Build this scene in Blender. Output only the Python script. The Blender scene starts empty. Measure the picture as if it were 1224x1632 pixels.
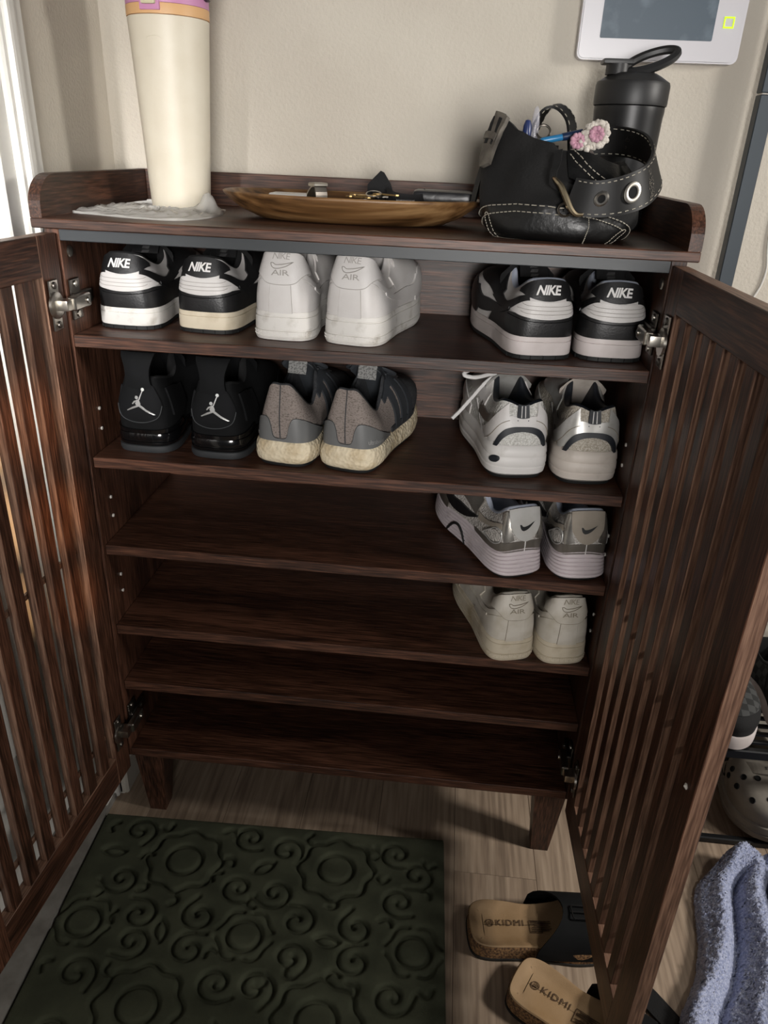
import bpy, bmesh, math, random
import numpy as np
from mathutils import Matrix, Vector

SC = bpy.context.scene
COL = SC.collection
random.seed(4)
RNG = np.random.default_rng(4)
PI = math.pi

# ---------------------------------------------------------------- camera
cam_data = bpy.data.cameras.new('camera')
cam = bpy.data.objects.new('camera', cam_data)
COL.objects.link(cam)
SC.camera = cam
_r = Vector((0.99463065, 0.09554658, 0.03975829))
_u = Vector((-0.07723986, 0.4296965, 0.89966378))
_f = Vector((-0.0688758, 0.8979041, -0.43476931))
M = Matrix((( _r.x, _u.x, -_f.x, 0.12018746), (_r.y, _u.y, -_f.y, -0.94371666), (_r.z, _u.z, -_f.z, 1.12382546), (0, 0, 0, 1)))
cam.matrix_world = M
cam_data.sensor_fit = 'VERTICAL'
cam_data.sensor_height = 36.0
cam_data.sensor_width = 27.0
cam_data.lens = 1193.4348 / 1632 * 36.0
cam_data.clip_start = 0.02

# ---------------------------------------------------------------- world, lights, exposure
world = bpy.data.worlds.new('world')
SC.world = world
world.use_nodes = True
bg = world.node_tree.nodes['Background']
bg.inputs[0].default_value = (0.80, 0.85, 1.0, 1)
bg.inputs[1].default_value = 0.03

def look(o, target):
    d = Vector(target) - o.location
    o.rotation_euler = d.to_track_quat('-Z', 'Y').to_euler()

def area(name, loc, target, size, power, color, spread=PI, size_y=None):
    l = bpy.data.lights.new(name, 'AREA')
    l.energy = power
    l.color = color
    l.size = size
    if size_y:
        l.shape = 'RECTANGLE'
        l.size_y = size_y
    l.spread = spread
    o = bpy.data.objects.new(name, l)
    COL.objects.link(o)
    o.location = loc
    look(o, target)
    return o

# daylight from a window across the room, a lamp on the right near the wall, a lamp from the right onto the floor, and an added fill on the white door
area('window_light', (0.45, -2.6, 1.14), (-0.05, 0.1, 1.14), 0.6, 5.6, (1.0, 0.97, 0.94), math.radians(52), 0.7)
area('room_lamp', (1.35, -0.28, 1.42), (0.0, 0.2, 1.05), 0.16, 6.0, (1.0, 0.96, 0.90))
area('side_lamp', (2.2, -0.50, 1.6), (0.5, -0.2, 0.0), 0.3, 7.0, (1.0, 0.95, 0.89), math.radians(80))
area('door_fill_light', (-0.44, -1.70, 1.35), (-0.510, 0.0, 0.95), 0.08, 0.95, (1.0, 0.98, 0.96), math.radians(24), 0.3)  # unseen fill added to brighten the white door behind the slats
for k, (ty, tz, ang, en) in enumerate(((-0.110, 0.80, 2.3, 420), (-0.090, 0.665, 2.2, 480), (-0.080, 0.53, 2.0, 280))):
    spot = bpy.data.lights.new('evening_sun', 'SPOT')      # low sun patches, each cast by a narrow spot
    spot.energy = en
    spot.color = (1.0, 0.55, 0.25)
    spot.spot_size = math.radians(ang)
    spot.spot_blend = 0.7
    spot.shadow_soft_size = 0.02
    so = bpy.data.objects.new('evening_sun', spot)
    COL.objects.link(so)
    so.location = (1.9, -1.9, 1.9)
    look(so, (-0.385, ty, tz))

SC.view_settings.view_transform = 'Standard'
SC.view_settings.look = 'None'
SC.view_settings.gamma = 1
SC.view_settings.use_curve_mapping = False
SC.view_settings.exposure = 0.0

# ---------------------------------------------------------------- materials
def lin(h):
    h = h.lstrip('#')
    out = []
    for i in (0, 2, 4):
        c = int(h[i:i + 2], 16) / 255
        out.append(c / 12.92 if c <= 0.04045 else ((c + 0.055) / 1.055) ** 2.4)
    return tuple(out) + (1,)

def mat(name, c, rough=0.6, metal=0.0, c2=None, scale=40, detail=4, bump=0.0, bscale=None, stretch=(1, 1, 1), lo=0.35, hi=0.65, trans=0.0, alpha=1.0, emit=0.0, coat=0.0, sheen=0.0, spec=0.5, kind='noise', coords='Object', rnd=False):
    m = bpy.data.materials.new(name)
    m.use_nodes = True
    nt = m.node_tree
    b = nt.nodes['Principled BSDF']
    b.inputs['Base Color'].default_value = lin(c)
    b.inputs['Roughness'].default_value = rough
    b.inputs['Metallic'].default_value = metal
    b.inputs['Specular IOR Level'].default_value = spec
    b.inputs['Coat Weight'].default_value = coat
    b.inputs['Sheen Weight'].default_value = sheen
    b.inputs['Transmission Weight'].default_value = trans
    b.inputs['Alpha'].default_value = alpha
    if emit:
        b.inputs['Emission Color'].default_value = lin(c)
        b.inputs['Emission Strength'].default_value = emit
    if c2 or bump:
        tc = nt.nodes.new('ShaderNodeTexCoord')
        mp = nt.nodes.new('ShaderNodeMapping')
        mp.inputs['Scale'].default_value = stretch
        nt.links.new(tc.outputs[coords], mp.inputs[0])
        if rnd:
            oi = nt.nodes.new('ShaderNodeObjectInfo')
            ml = nt.nodes.new('ShaderNodeVectorMath')
            ml.operation = 'SCALE'
            ml.inputs[0].default_value = (7.3, 5.1, 9.7)
            nt.links.new(oi.outputs['Random'], ml.inputs['Scale'])
            nt.links.new(ml.outputs[0], mp.inputs['Location'])
    if c2:
        n = nt.nodes.new('ShaderNodeTexNoise')
        n.inputs['Scale'].default_value = scale
        n.inputs['Detail'].default_value = detail
        nt.links.new(mp.outputs[0], n.inputs['Vector'])
        r = nt.nodes.new('ShaderNodeValToRGB')
        r.color_ramp.elements[0].position = lo
        r.color_ramp.elements[1].position = hi
        r.color_ramp.elements[0].color = lin(c)
        r.color_ramp.elements[1].color = lin(c2)
        nt.links.new(n.outputs['Fac'], r.inputs[0])
        nt.links.new(r.outputs[0], b.inputs['Base Color'])
    if bump:
        if kind == 'noise':
            n2 = nt.nodes.new('ShaderNodeTexNoise')
            n2.inputs['Detail'].default_value = 3
        else:
            n2 = nt.nodes.new('ShaderNodeTexVoronoi')
        n2.inputs['Scale'].default_value = bscale or scale
        nt.links.new(mp.outputs[0], n2.inputs['Vector'])
        bp = nt.nodes.new('ShaderNodeBump')
        bp.inputs['Strength'].default_value = bump
        bp.inputs['Distance'].default_value = 0.002
        nt.links.new(n2.outputs[0], bp.inputs['Height'])
        nt.links.new(bp.outputs[0], b.inputs['Normal'])
    return m

def wood(name, axis, dark, mid, light, fine=420, coarse=20, rough=0.45, mixf=0.62, knot=0.0):
    """laminate with grain running along one local axis"""
    m = bpy.data.materials.new(name)
    m.use_nodes = True
    nt = m.node_tree
    b = nt.nodes['Principled BSDF']
    b.inputs['Roughness'].default_value = rough
    tc = nt.nodes.new('ShaderNodeTexCoord')
    oi = nt.nodes.new('ShaderNodeObjectInfo')
    ml = nt.nodes.new('ShaderNodeVectorMath')
    ml.operation = 'SCALE'
    ml.inputs[0].default_value = (3.7, 5.3, 4.1)
    nt.links.new(oi.outputs['Random'], ml.inputs['Scale'])
    ad = nt.nodes.new('ShaderNodeVectorMath')
    nt.links.new(tc.outputs['Object'], ad.inputs[0])
    nt.links.new(ml.outputs[0], ad.inputs[1])
    def grain(sc, k, det, dist=0.0):
        mp = nt.nodes.new('ShaderNodeMapping')
        s = [1, 1, 1]
        s[axis] = k
        mp.inputs['Scale'].default_value = s
        nt.links.new(ad.outputs[0], mp.inputs[0])
        n = nt.nodes.new('ShaderNodeTexNoise')
        n.inputs['Scale'].default_value = sc
        n.inputs['Detail'].default_value = det
        n.inputs['Distortion'].default_value = dist
        nt.links.new(mp.outputs[0], n.inputs['Vector'])
        return n
    a = grain(coarse, 0.06, 5, 1.2)
    c = grain(fine, 0.05, 3)
    mx = nt.nodes.new('ShaderNodeMix')
    mx.inputs[0].default_value = mixf
    nt.links.new(a.outputs[0], mx.inputs[2])
    nt.links.new(c.outputs[0], mx.inputs[3])
    r = nt.nodes.new('ShaderNodeValToRGB')
    e = r.color_ramp.elements
    e[0].position = 0.36
    e[0].color = lin(dark)
    e[1].position = 0.62
    e[1].color = lin(light)
    k = e.new(0.48)
    k.color = lin(mid)
    nt.links.new(mx.outputs[0], r.inputs[0])
    nt.links.new(r.outputs[0], b.inputs['Base Color'])
    bp = nt.nodes.new('ShaderNodeBump')
    bp.inputs['Strength'].default_value = 0.18
    bp.inputs['Distance'].default_value = 0.001
    nt.links.new(c.outputs[0], bp.inputs['Height'])
    nt.links.new(bp.outputs[0], b.inputs['Normal'])
    return m

WD = ('#1f0f08', '#3c2418', '#613f2f')
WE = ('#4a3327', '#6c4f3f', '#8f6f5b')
WOODX, WOODY, WOODZ = wood('walnut_x', 0, *WD), wood('walnut_y', 1, *WD), wood('walnut_z', 2, *WD)
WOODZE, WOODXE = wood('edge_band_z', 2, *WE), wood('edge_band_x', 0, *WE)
M_RAIL = mat('graphite_band', '#303437', 0.45)
M_STEEL = mat('nickel', '#b9b4ab', 0.28, 1.0)
M_STEELD = mat('dark_nickel', '#6f6a64', 0.35, 1.0)
M_WALL = mat('wall_paint', '#cac3b6', 0.7, c2='#c3bbae', scale=6, bump=0.55, bscale=210)
M_WHITE = mat('white_gloss_paint', '#e4e2dc', 0.35, c2='#dad8d2', scale=5)
M_BASE = mat('baseboard_paint', '#b9b4aa', 0.5, c2='#8f8a80', scale=22, lo=0.5, hi=0.8)

# ---------------------------------------------------------------- mesh helpers
def finish(name, verts, faces, m, parent=None, smooth=False, mats=None, fm=None, angle=None):
    me = bpy.data.meshes.new(name)
    me.from_pydata([tuple(map(float, v)) for v in verts], [], [tuple(int(i) for i in f) for f in faces])
    for q in (mats or [m]):
        me.materials.append(q)
    if fm is not None:
        me.polygons.foreach_set('material_index', fm)
    o = bpy.data.objects.new(name, me)
    COL.objects.link(o)
    bm = bmesh.new()
    bm.from_mesh(me)
    bmesh.ops.recalc_face_normals(bm, faces=bm.faces)
    if smooth:
        for f in bm.faces:
            f.smooth = True
        if angle:
            for e in bm.edges:
                if len(e.link_faces) == 2 and e.calc_face_angle(0) > math.radians(angle):
                    e.smooth = False
    bm.to_mesh(me)
    bm.free()
    if parent is not None:
        o.parent = parent
    return o

class MB:
    """collects simple solids, then links them as ONE mesh object"""
    def __init__(self):
        self.v, self.f, self.mi = [], [], []
        self.cur = 0
    def add(self, vs, fs):
        b = len(self.v)
        self.v += [tuple(x) for x in vs]
        self.f += [tuple(i + b for i in f) for f in fs]
        self.mi += [self.cur] * len(fs)
        return self
    def bm(self, b):
        b.verts.index_update()
        return self.add([tuple(v.co) for v in b.verts], [[v.index for v in f.verts] for f in b.faces])
    def box(self, x0, x1, y0, y1, z0, z1, bev=0.0, mtx=None, seg=1):
        b = bmesh.new()
        bmesh.ops.create_cube(b, size=1)
        for v in b.verts:
            v.co = Vector(((x0 + x1) / 2 + v.co.x * (x1 - x0), (y0 + y1) / 2 + v.co.y * (y1 - y0), (z0 + z1) / 2 + v.co.z * (z1 - z0)))
        if bev:
            bmesh.ops.bevel(b, geom=list(b.edges), offset=bev, segments=seg, affect='EDGES', profile=0.7)
        if mtx is not None:
            b.transform(mtx)
        self.bm(b)
        b.free()
        return self
    def lathe(self, prof, c=(0, 0, 0), n=32, mtx=None):
        vs, fs = [], []
        for r, z in prof:
            for k in range(n):
                a = 2 * PI * k / n
                p = Vector((r * math.cos(a), r * math.sin(a), z))
                if mtx is not None:
                    p = mtx @ p
                vs.append(p + Vector(c))
        m = len(prof)
        for i in range(m - 1):
            for k in range(n):
                fs.append((i * n + k, i * n + (k + 1) % n, (i + 1) * n + (k + 1) % n, (i + 1) * n + k))
        if prof[0][0] > 1e-6:
            fs.append(tuple(range(n - 1, -1, -1)))
        if prof[-1][0] > 1e-6:
            fs.append(tuple((m - 1) * n + k for k in range(n)))
        return self.add(vs, fs)
    def tube(self, pts, r, n=8, closed=False):
        P = [Vector(p) for p in pts]
        N = len(P)
        rr = r if hasattr(r, '__len__') else [r] * N
        vs, fs = [], []
        up = None
        for i in range(N):
            if closed:
                t = P[(i + 1) % N] - P[i - 1]
            else:
                t = P[min(i + 1, N - 1)] - P[max(i - 1, 0)]
            t.normalize()
            if up is None:
                up = Vector((0, 0, 1)) if abs(t.z) < 0.9 else Vector((1, 0, 0))
            s = t.cross(up)
            if s.length < 1e-6:
                s = t.cross(Vector((0, 1, 0)))
            s.normalize()
            up = s.cross(t).normalized()
            for k in range(n):
                a = 2 * PI * k / n
                vs.append(P[i] + (s * math.cos(a) + up * math.sin(a)) * rr[i])
        for i in range(N if closed else N - 1):
            j = (i + 1) % N
            for k in range(n):
                fs.append((i * n + k, i * n + (k + 1) % n, j * n + (k + 1) % n, j * n + k))
        if not closed:
            fs.append(tuple(range(n)))
            fs.append(tuple((N - 1) * n + k for k in range(n - 1, -1, -1)))
        return self.add(vs, fs)
    def ribbon(self, pts, wid, nrm, th):
        """a flat strap: centre points, width vectors, normals, thickness"""
        vs, fs = [], []
        for p, w, n in zip(pts, wid, nrm):
            p, w, n = Vector(p), Vector(w), Vector(n).normalized() * th / 2
            vs += [p - w / 2 - n, p + w / 2 - n, p + w / 2 + n, p - w / 2 + n]
        N = len(pts)
        for i in range(N - 1):
            for k in range(4):
                fs.append((i * 4 + k, i * 4 + (k + 1) % 4, i * 4 + 4 + (k + 1) % 4, i * 4 + 4 + k))
        fs.append((0, 1, 2, 3))
        fs.append((N * 4 - 1, N * 4 - 2, N * 4 - 3, N * 4 - 4))
        return self.add(vs, fs)
    def prism(self, poly, z0, z1, mtx=None):
        n = len(poly)
        vs = [Vector((x, y, z0)) for x, y in poly] + [Vector((x, y, z1)) for x, y in poly]
        if mtx is not None:
            vs = [mtx @ v for v in vs]
        fs = [tuple(range(n - 1, -1, -1)), tuple(range(n, 2 * n))] + [(i, (i + 1) % n, n + (i + 1) % n, n + i) for i in range(n)]
        return self.add(vs, fs)
    def grid(self, G, cu=False, cv=False):
        G = np.asarray(G)
        n, m = G.shape[:2]
        fs = []
        for i in range(n if cu else n - 1):
            for j in range(m if cv else m - 1):
                fs.append((i * m + j, ((i + 1) % n) * m + j, ((i + 1) % n) * m + (j + 1) % m, i * m + (j + 1) % m))
        return self.add(G.reshape(-1, 3).tolist(), fs)
    def build(self, name, m, parent=None, smooth=False, angle=35):
        ms = m if isinstance(m, (list, tuple)) else [m]
        return finish(name, self.v, self.f, None, parent, smooth, ms, self.mi, angle)

def edge_band(o, m, axes):
    """faces that look along the given local axes carry the paler edge banding"""
    o.data.materials.append(m)
    k = len(o.data.materials) - 1
    for p in o.data.polygons:
        if max(range(3), key=lambda i: abs(p.normal[i])) in axes:
            p.material_index = k
    return o

def empty(name, loc=(0, 0, 0), rz=0.0, parent=None):
    o = bpy.data.objects.new(name, None)
    COL.objects.link(o)
    o.location = loc
    o.rotation_euler = (0, 0, rz)
    o.empty_display_size = 0.05
    if parent is not None:
        o.parent = parent
    return o

def tag(o, label, cat, group=None, kind=None):
    o['label'] = label
    o['category'] = cat
    if group:
        o['group'] = group
    if kind:
        o['kind'] = kind
    return o

def struct(o):
    o['kind'] = 'structure'
    return o

def spline(pts, n, closed=False):
    P = np.asarray(pts, float)
    N = len(P)
    out = []
    segs = N if closed else N - 1
    for t in np.linspace(0, segs, n, endpoint=not closed):
        i = min(int(t), segs - 1)
        f = t - i
        g = (lambda k: P[k % N]) if closed else (lambda k: P[min(max(k, 0), N - 1)])
        a, b, c, d = g(i - 1), g(i), g(i + 1), g(i + 2)
        out.append(0.5 * (2 * b + (c - a) * f + (2 * a - 5 * b + 4 * c - d) * f * f + (3 * b - a - 3 * c + d) * f ** 3))
    return np.array(out)

def text_mesh(body, size, shear=0.0, bold=0.0, space=1.0, squash=1.0):
    """flat lettering as (verts 2-D, faces), centred on the origin"""
    cu = bpy.data.curves.new('lettering', 'FONT')
    cu.body = body
    cu.size = size
    cu.shear = shear
    cu.offset = bold * size
    cu.space_character = space
    cu.align_x = 'CENTER'
    cu.align_y = 'CENTER'
    cu.resolution_u = 2
    o = bpy.data.objects.new('lettering', cu)
    COL.objects.link(o)
    me = o.to_mesh()
    vs = [(v.co.x * squash, v.co.y) for v in me.vertices]
    fs = [tuple(p.vertices) for p in me.polygons]
    o.to_mesh_clear()
    bpy.data.objects.remove(o)
    bpy.data.curves.remove(cu)
    return vs, fs

# ---------------------------------------------------------------- the room
WX, WY = -0.447, 0.36
PLW, PLD = 0.142, 1.2
M_FLOOR = wood('oak_vinyl', 1, '#7d6c5c', '#95826f', '#a99682', fine=150, coarse=14, rough=0.5)
fl = struct(MB().box(-0.6, 1.7, -1.6, 0.5, -0.03, -0.0035).build('floor', mat('floor_gap', '#5d5044', 0.8)))
x = -0.51
k = 0
first = None
while x < 1.5:
    off = (0.37, 0.83, 0.11, 0.62)[k % 4]
    y = -1.6 - off
    while y < 0.5:
        y0, y1 = max(y, -1.6), min(y + PLD, 0.5)
        if y1 - y0 > 0.02:
            MB().box(x + 0.0003, x + PLW - 0.0003, y0 + 0.0003, y1 - 0.0003, -0.005, 0.0, 0.0004).build('plank', M_FLOOR, fl)
        y += PLD
    x += PLW
    k += 1
struct(MB().box(-0.6, 1.7, WY, WY + 0.08, 0.0, 2.3).build('wall_back', M_WALL))
struct(MB().box(WX - 0.12, WX, 0.108, WY, 0.0, 2.3).build('wall_left', M_WALL))
struct(MB().box(WX, 1.7, WY - 0.012, WY, 0.0, 0.075, 0.003).build('baseboard_back', M_BASE))
struct(MB().box(WX, WX + 0.027, 0.060, WY - 0.012, 0.0, 0.075, 0.004).build('baseboard_left', M_BASE))
# moulded casing of the entrance door, then the door leaf itself
mb = MB()
mb.box(WX - 0.10, WX + 0.012, 0.05, 0.108, 0.0, 2.2, 0.003)
mb.box(WX - 0.02, WX + 0.020, 0.060, 0.078, 0.0, 2.2, 0.005, seg=2)
mb.box(WX - 0.10, WX + 0.004, 0.018, 0.052, 0.0, 2.2, 0.003)
struct(mb.build('trim_1', M_WHITE))
dr = struct(MB().box(WX - 0.11, WX - 0.060, -0.92, 0.018, 0.015, 2.15, 0.002).build('door_1', M_WHITE))
mb = MB()
for z0, z1 in ((0.25, 0.95), (1.1, 1.95)):
    for y0, y1 in ((-0.80, -0.50), (-0.38, -0.08)):
        mb.box(WX - 0.064, WX - 0.054, y0, y1, z0, z1, 0.004, seg=2)
mb.build('door_panel', M_WHITE, dr)
mb = MB()
mb.prism([(-.547, .058), (-.547, -1.0), (-.402, -1.0), (-.4195, -.54), (-.4268, -.36), (-.4392, .010), (-.4395, .058)][::-1], 0.0, 0.011)
struct(mb.build('trim_2', mat('threshold', '#8f8c86', 0.5, c2='#76726c', scale=30)))

# ---------------------------------------------------------------- shoe cabinet
XI, XO = 0.3718, 0.3900
cab = empty('shoe_cabinet')
tag(cab, 'dark walnut shoe cabinet with two slatted doors swung wide open', 'cabinet')
def board(name, x0, x1, y0, y1, z0, z1, m, bev=0.0008):
    return MB().box(x0, x1, y0, y1, z0, z1, bev).build(name, m, cab)
for s in (-1, 1):
    a, b = sorted((s * XI, s * XO))
    board('side_panel', a, b, 0.0, 0.300, 0.1622, 1.0212, WOODZ)
ZT = 1.0330
board('top_board', -0.40, 0.40, -0.0118, 0.345, ZT - 0.0117, ZT, WOODX, 0.0012)
board('top_panel', -XI, XI, 0.004, 0.2870, 1.0095, 1.0212, WOODX)
board('front_band', -XI, XI, 0.0, 0.004, 1.0065, 1.0212, M_RAIL)
board('back_panel', -XI, XI, 0.2876, 0.2936, 0.1622, 1.0094, WOODX)
board('back_guard', -0.385, 0.385, 0.3300, 0.345, ZT, ZT + 0.0488, WOODX)
for s in (-1, 1):
    poly = [(-0.010, 0.0)]
    for k in range(9):
        a = PI - k / 8 * PI / 2
        poly.append((0.036 + 0.046 * math.cos(a), 0.012 + 0.0368 * math.sin(a)))
    poly += [(0.345, 0.0488), (0.345, 0.0)]
    # prism extrudes along z: map (x,y,z)->(y,z,x)
    T = Matrix(((0, 0, 1, 0), (1, 0, 0, 0), (0, 1, 0, ZT), (0, 0, 0, 1)))
    a, b = sorted((s * 0.385, s * 0.40))
    MB().prism(poly, a, b, T).build('side_guard', WOODY, cab)
SH = {1: 0.8894, 2: 0.7143, 3: 0.5718, 4: 0.4275, 5: 0.3167, 6: 0.1782}
for k, z in SH.items():
    y0 = 0.0 if k in (1, 6) else 0.0072
    board('shelf', -XI + 0.0004, XI - 0.0004, y0, 0.2872, z - 0.0160, z, WOODX)
M_PEG = mat('peg_white', '#cfcac2', 0.5)
for s in (-1, 1):
    for z in (0.635, 0.604, 0.775, 0.745, 0.50, 0.47):
        T = Matrix.Translation((s * (XI - 0.0006), 0.045, z)) @ Matrix.Rotation(PI / 2, 4, 'Y')
        MB().lathe([(0.0, -0.0016), (0.0026, -0.0012), (0.0026, 0.0012), (0.0, 0.0016)], n=10, mtx=T).build('peg_hole', M_PEG, cab)
    T = Matrix.Translation((s * (XI - 0.001), 0.020, 0.992)) @ Matrix.Rotation(PI / 2, 4, 'Y')
    MB().lathe([(0.0, -0.002), (0.006, -0.0016), (0.0075, 0.0), (0.006, 0.0016), (0.0, 0.002)], n=14, mtx=T).build('cam_screw', M_STEEL, cab)
for sx in (-1, 1):
    for yy in (0.0484, 0.255):
        x0, z1 = sx * 0.3520, 0.1622
        vs = []
        for z, h in ((0.0, 0.0150), (z1, 0.0275)):
            for a, b in ((-1, -1), (1, -1), (1, 1), (-1, 1)):
                vs.append((x0 + a * h, yy + b * h, z))
        MB().add(vs, [(3, 2, 1, 0), (4, 5, 6, 7), (0, 1, 5, 4), (1, 2, 6, 5), (2, 3, 7, 6), (3, 0, 4, 7)]).build('leg', WOODZ, cab)

# doors: local x runs from the hinge to the free edge, local y is the thickness (0 = inner face), z is up
DW, DT, DB = 0.392, 1.0161, 0.1424
def door(side, ang):
    d = empty('door', (side * 0.3733, -0.005, 0.0), parent=cab)
    # inner face looks towards the middle of the cabinet mouth, thickness grows outwards
    if side < 0:
        ux, uy = math.cos(math.radians(ang)), -math.sin(math.radians(ang))
        nx, ny = uy, -ux
    else:
        ux, uy = -math.cos(math.radians(ang)), -math.sin(math.radians(ang))
        nx, ny = -uy, ux
    d.matrix_local = Matrix(((ux, nx, 0, side * 0.3733), (uy, ny, 0, -0.005), (0, 0, 1, 0), (0, 0, 0, 1))) if side > 0 else \
        Matrix(((ux, nx, 0, side * 0.3733), (uy, ny, 0, -0.005), (0, 0, 1, 0), (0, 0, 0, 1)))
    TH = 0.0175
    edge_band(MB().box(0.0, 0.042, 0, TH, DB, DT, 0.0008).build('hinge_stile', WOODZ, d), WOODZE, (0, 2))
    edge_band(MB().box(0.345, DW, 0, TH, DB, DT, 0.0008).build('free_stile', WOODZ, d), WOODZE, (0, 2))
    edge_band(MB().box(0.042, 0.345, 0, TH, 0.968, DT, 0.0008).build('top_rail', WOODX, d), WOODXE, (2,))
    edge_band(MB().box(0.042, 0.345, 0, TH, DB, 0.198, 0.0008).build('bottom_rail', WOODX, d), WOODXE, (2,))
    src = None
    for k in range(7):
        x0 = 0.0620 + 0.0405 * k
        if src is None:
            src = MB().box(0, 0.0205, 0.0010, 0.0125, 0.198, 0.968, 0.0006).build('slat', WOODZ, d)
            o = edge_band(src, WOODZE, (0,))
        else:
            o = src.copy()
            COL.objects.link(o)
        o.location = (x0, 0, 0)
    for z in (0.583, 0.236):
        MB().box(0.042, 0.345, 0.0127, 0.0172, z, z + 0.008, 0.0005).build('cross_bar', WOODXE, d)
    T = Matrix.Translation((0.3725, -0.0006, 0.580)) @ Matrix.Rotation(PI / 2, 4, 'X')
    MB().lathe([(0.0, -0.002), (0.0028, -0.0016), (0.0034, 0.0), (0.0, 0.0022)], n=10, mtx=T).build('knob_screw', M_PEG, d)
    return d
doors = {s: door(s, a) for s, a in ((-1, 93.33), (1, 91.44))}

def hinge(side, zc):
    """cup plate on the door, arm across to a base plate screwed to the side panel"""
    h = empty('hinge', (side * 0.3733, -0.005, zc), parent=cab)
    s = -side   # towards the inside of the cabinet
    # cup plate lies on the door's inner face
    mb = MB()
    mb.box(min(0, s * 0.0022), max(0, s * 0.0022), -0.038, -0.016, -0.031, 0.031, 0.0010)
    T = Matrix.Translation((s * 0.003, -0.027, 0.0)) @ Matrix.Rotation(PI / 2, 4, 'Y')
    mb.lathe([(0.0, -0.002), (0.0165, -0.002), (0.0165, 0.0012), (0.014, 0.0022), (0.0, 0.0022)], n=20, mtx=T)
    mb.build('cup_plate', M_STEEL, h, True)
    for z in (-0.024, 0.024):
        T = Matrix.Translation((s * 0.0028, -0.026, z)) @ Matrix.Rotation(PI / 2, 4, 'Y')
        MB().lathe([(0.0, -0.0016), (0.0040, -0.0014), (0.0046, 0.0), (0.0040, 0.0014), (0.0, 0.0018)], n=12, mtx=T).build('screw', M_STEELD, h, True)
    mb = MB()
    mb.box(s * 0.003 if s > 0 else s * 0.018, s * 0.018 if s > 0 else s * 0.003, -0.030, -0.010, -0.0065, 0.0065, 0.0018, seg=2)
    a, b = sorted((s * 0.010, s * 0.021))
    mb.box(a, b, -0.014, 0.030, -0.0085, 0.0085, 0.0016)
    mb.build('hinge_arm', M_STEEL, h, True)
    mb = MB()
    a, b = sorted((s * 0.0018, s * 0.010))
    mb.box(a, b, 0.010, 0.058, -0.009, 0.009, 0.0015)
    a, b = sorted((s * 0.0018, s * 0.0046))
    mb.box(a, b, 0.010, 0.036, -0.026, 0.026, 0.0012)
    mb.build('base_plate', M_STEELD, h, True)
    for y, z, xx in ((0.023, 0.019, 0.005), (0.023, -0.019, 0.005), (0.020, 0.0, 0.0215), (0.046, 0.0, 0.0105)):
        T = Matrix.Translation((s * xx, y, z)) @ Matrix.Rotation(PI / 2, 4, 'Y')
        MB().lathe([(0.0, -0.0016), (0.0040, -0.0014), (0.0044, 0.0), (0.0040, 0.0014), (0.0, 0.0018)], n=12, mtx=T).build('screw', M_STEEL, h, True)
    return h
for s in (-1, 1):
    for z in (0.933, 0.240):
        hinge(s, z)

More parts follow.
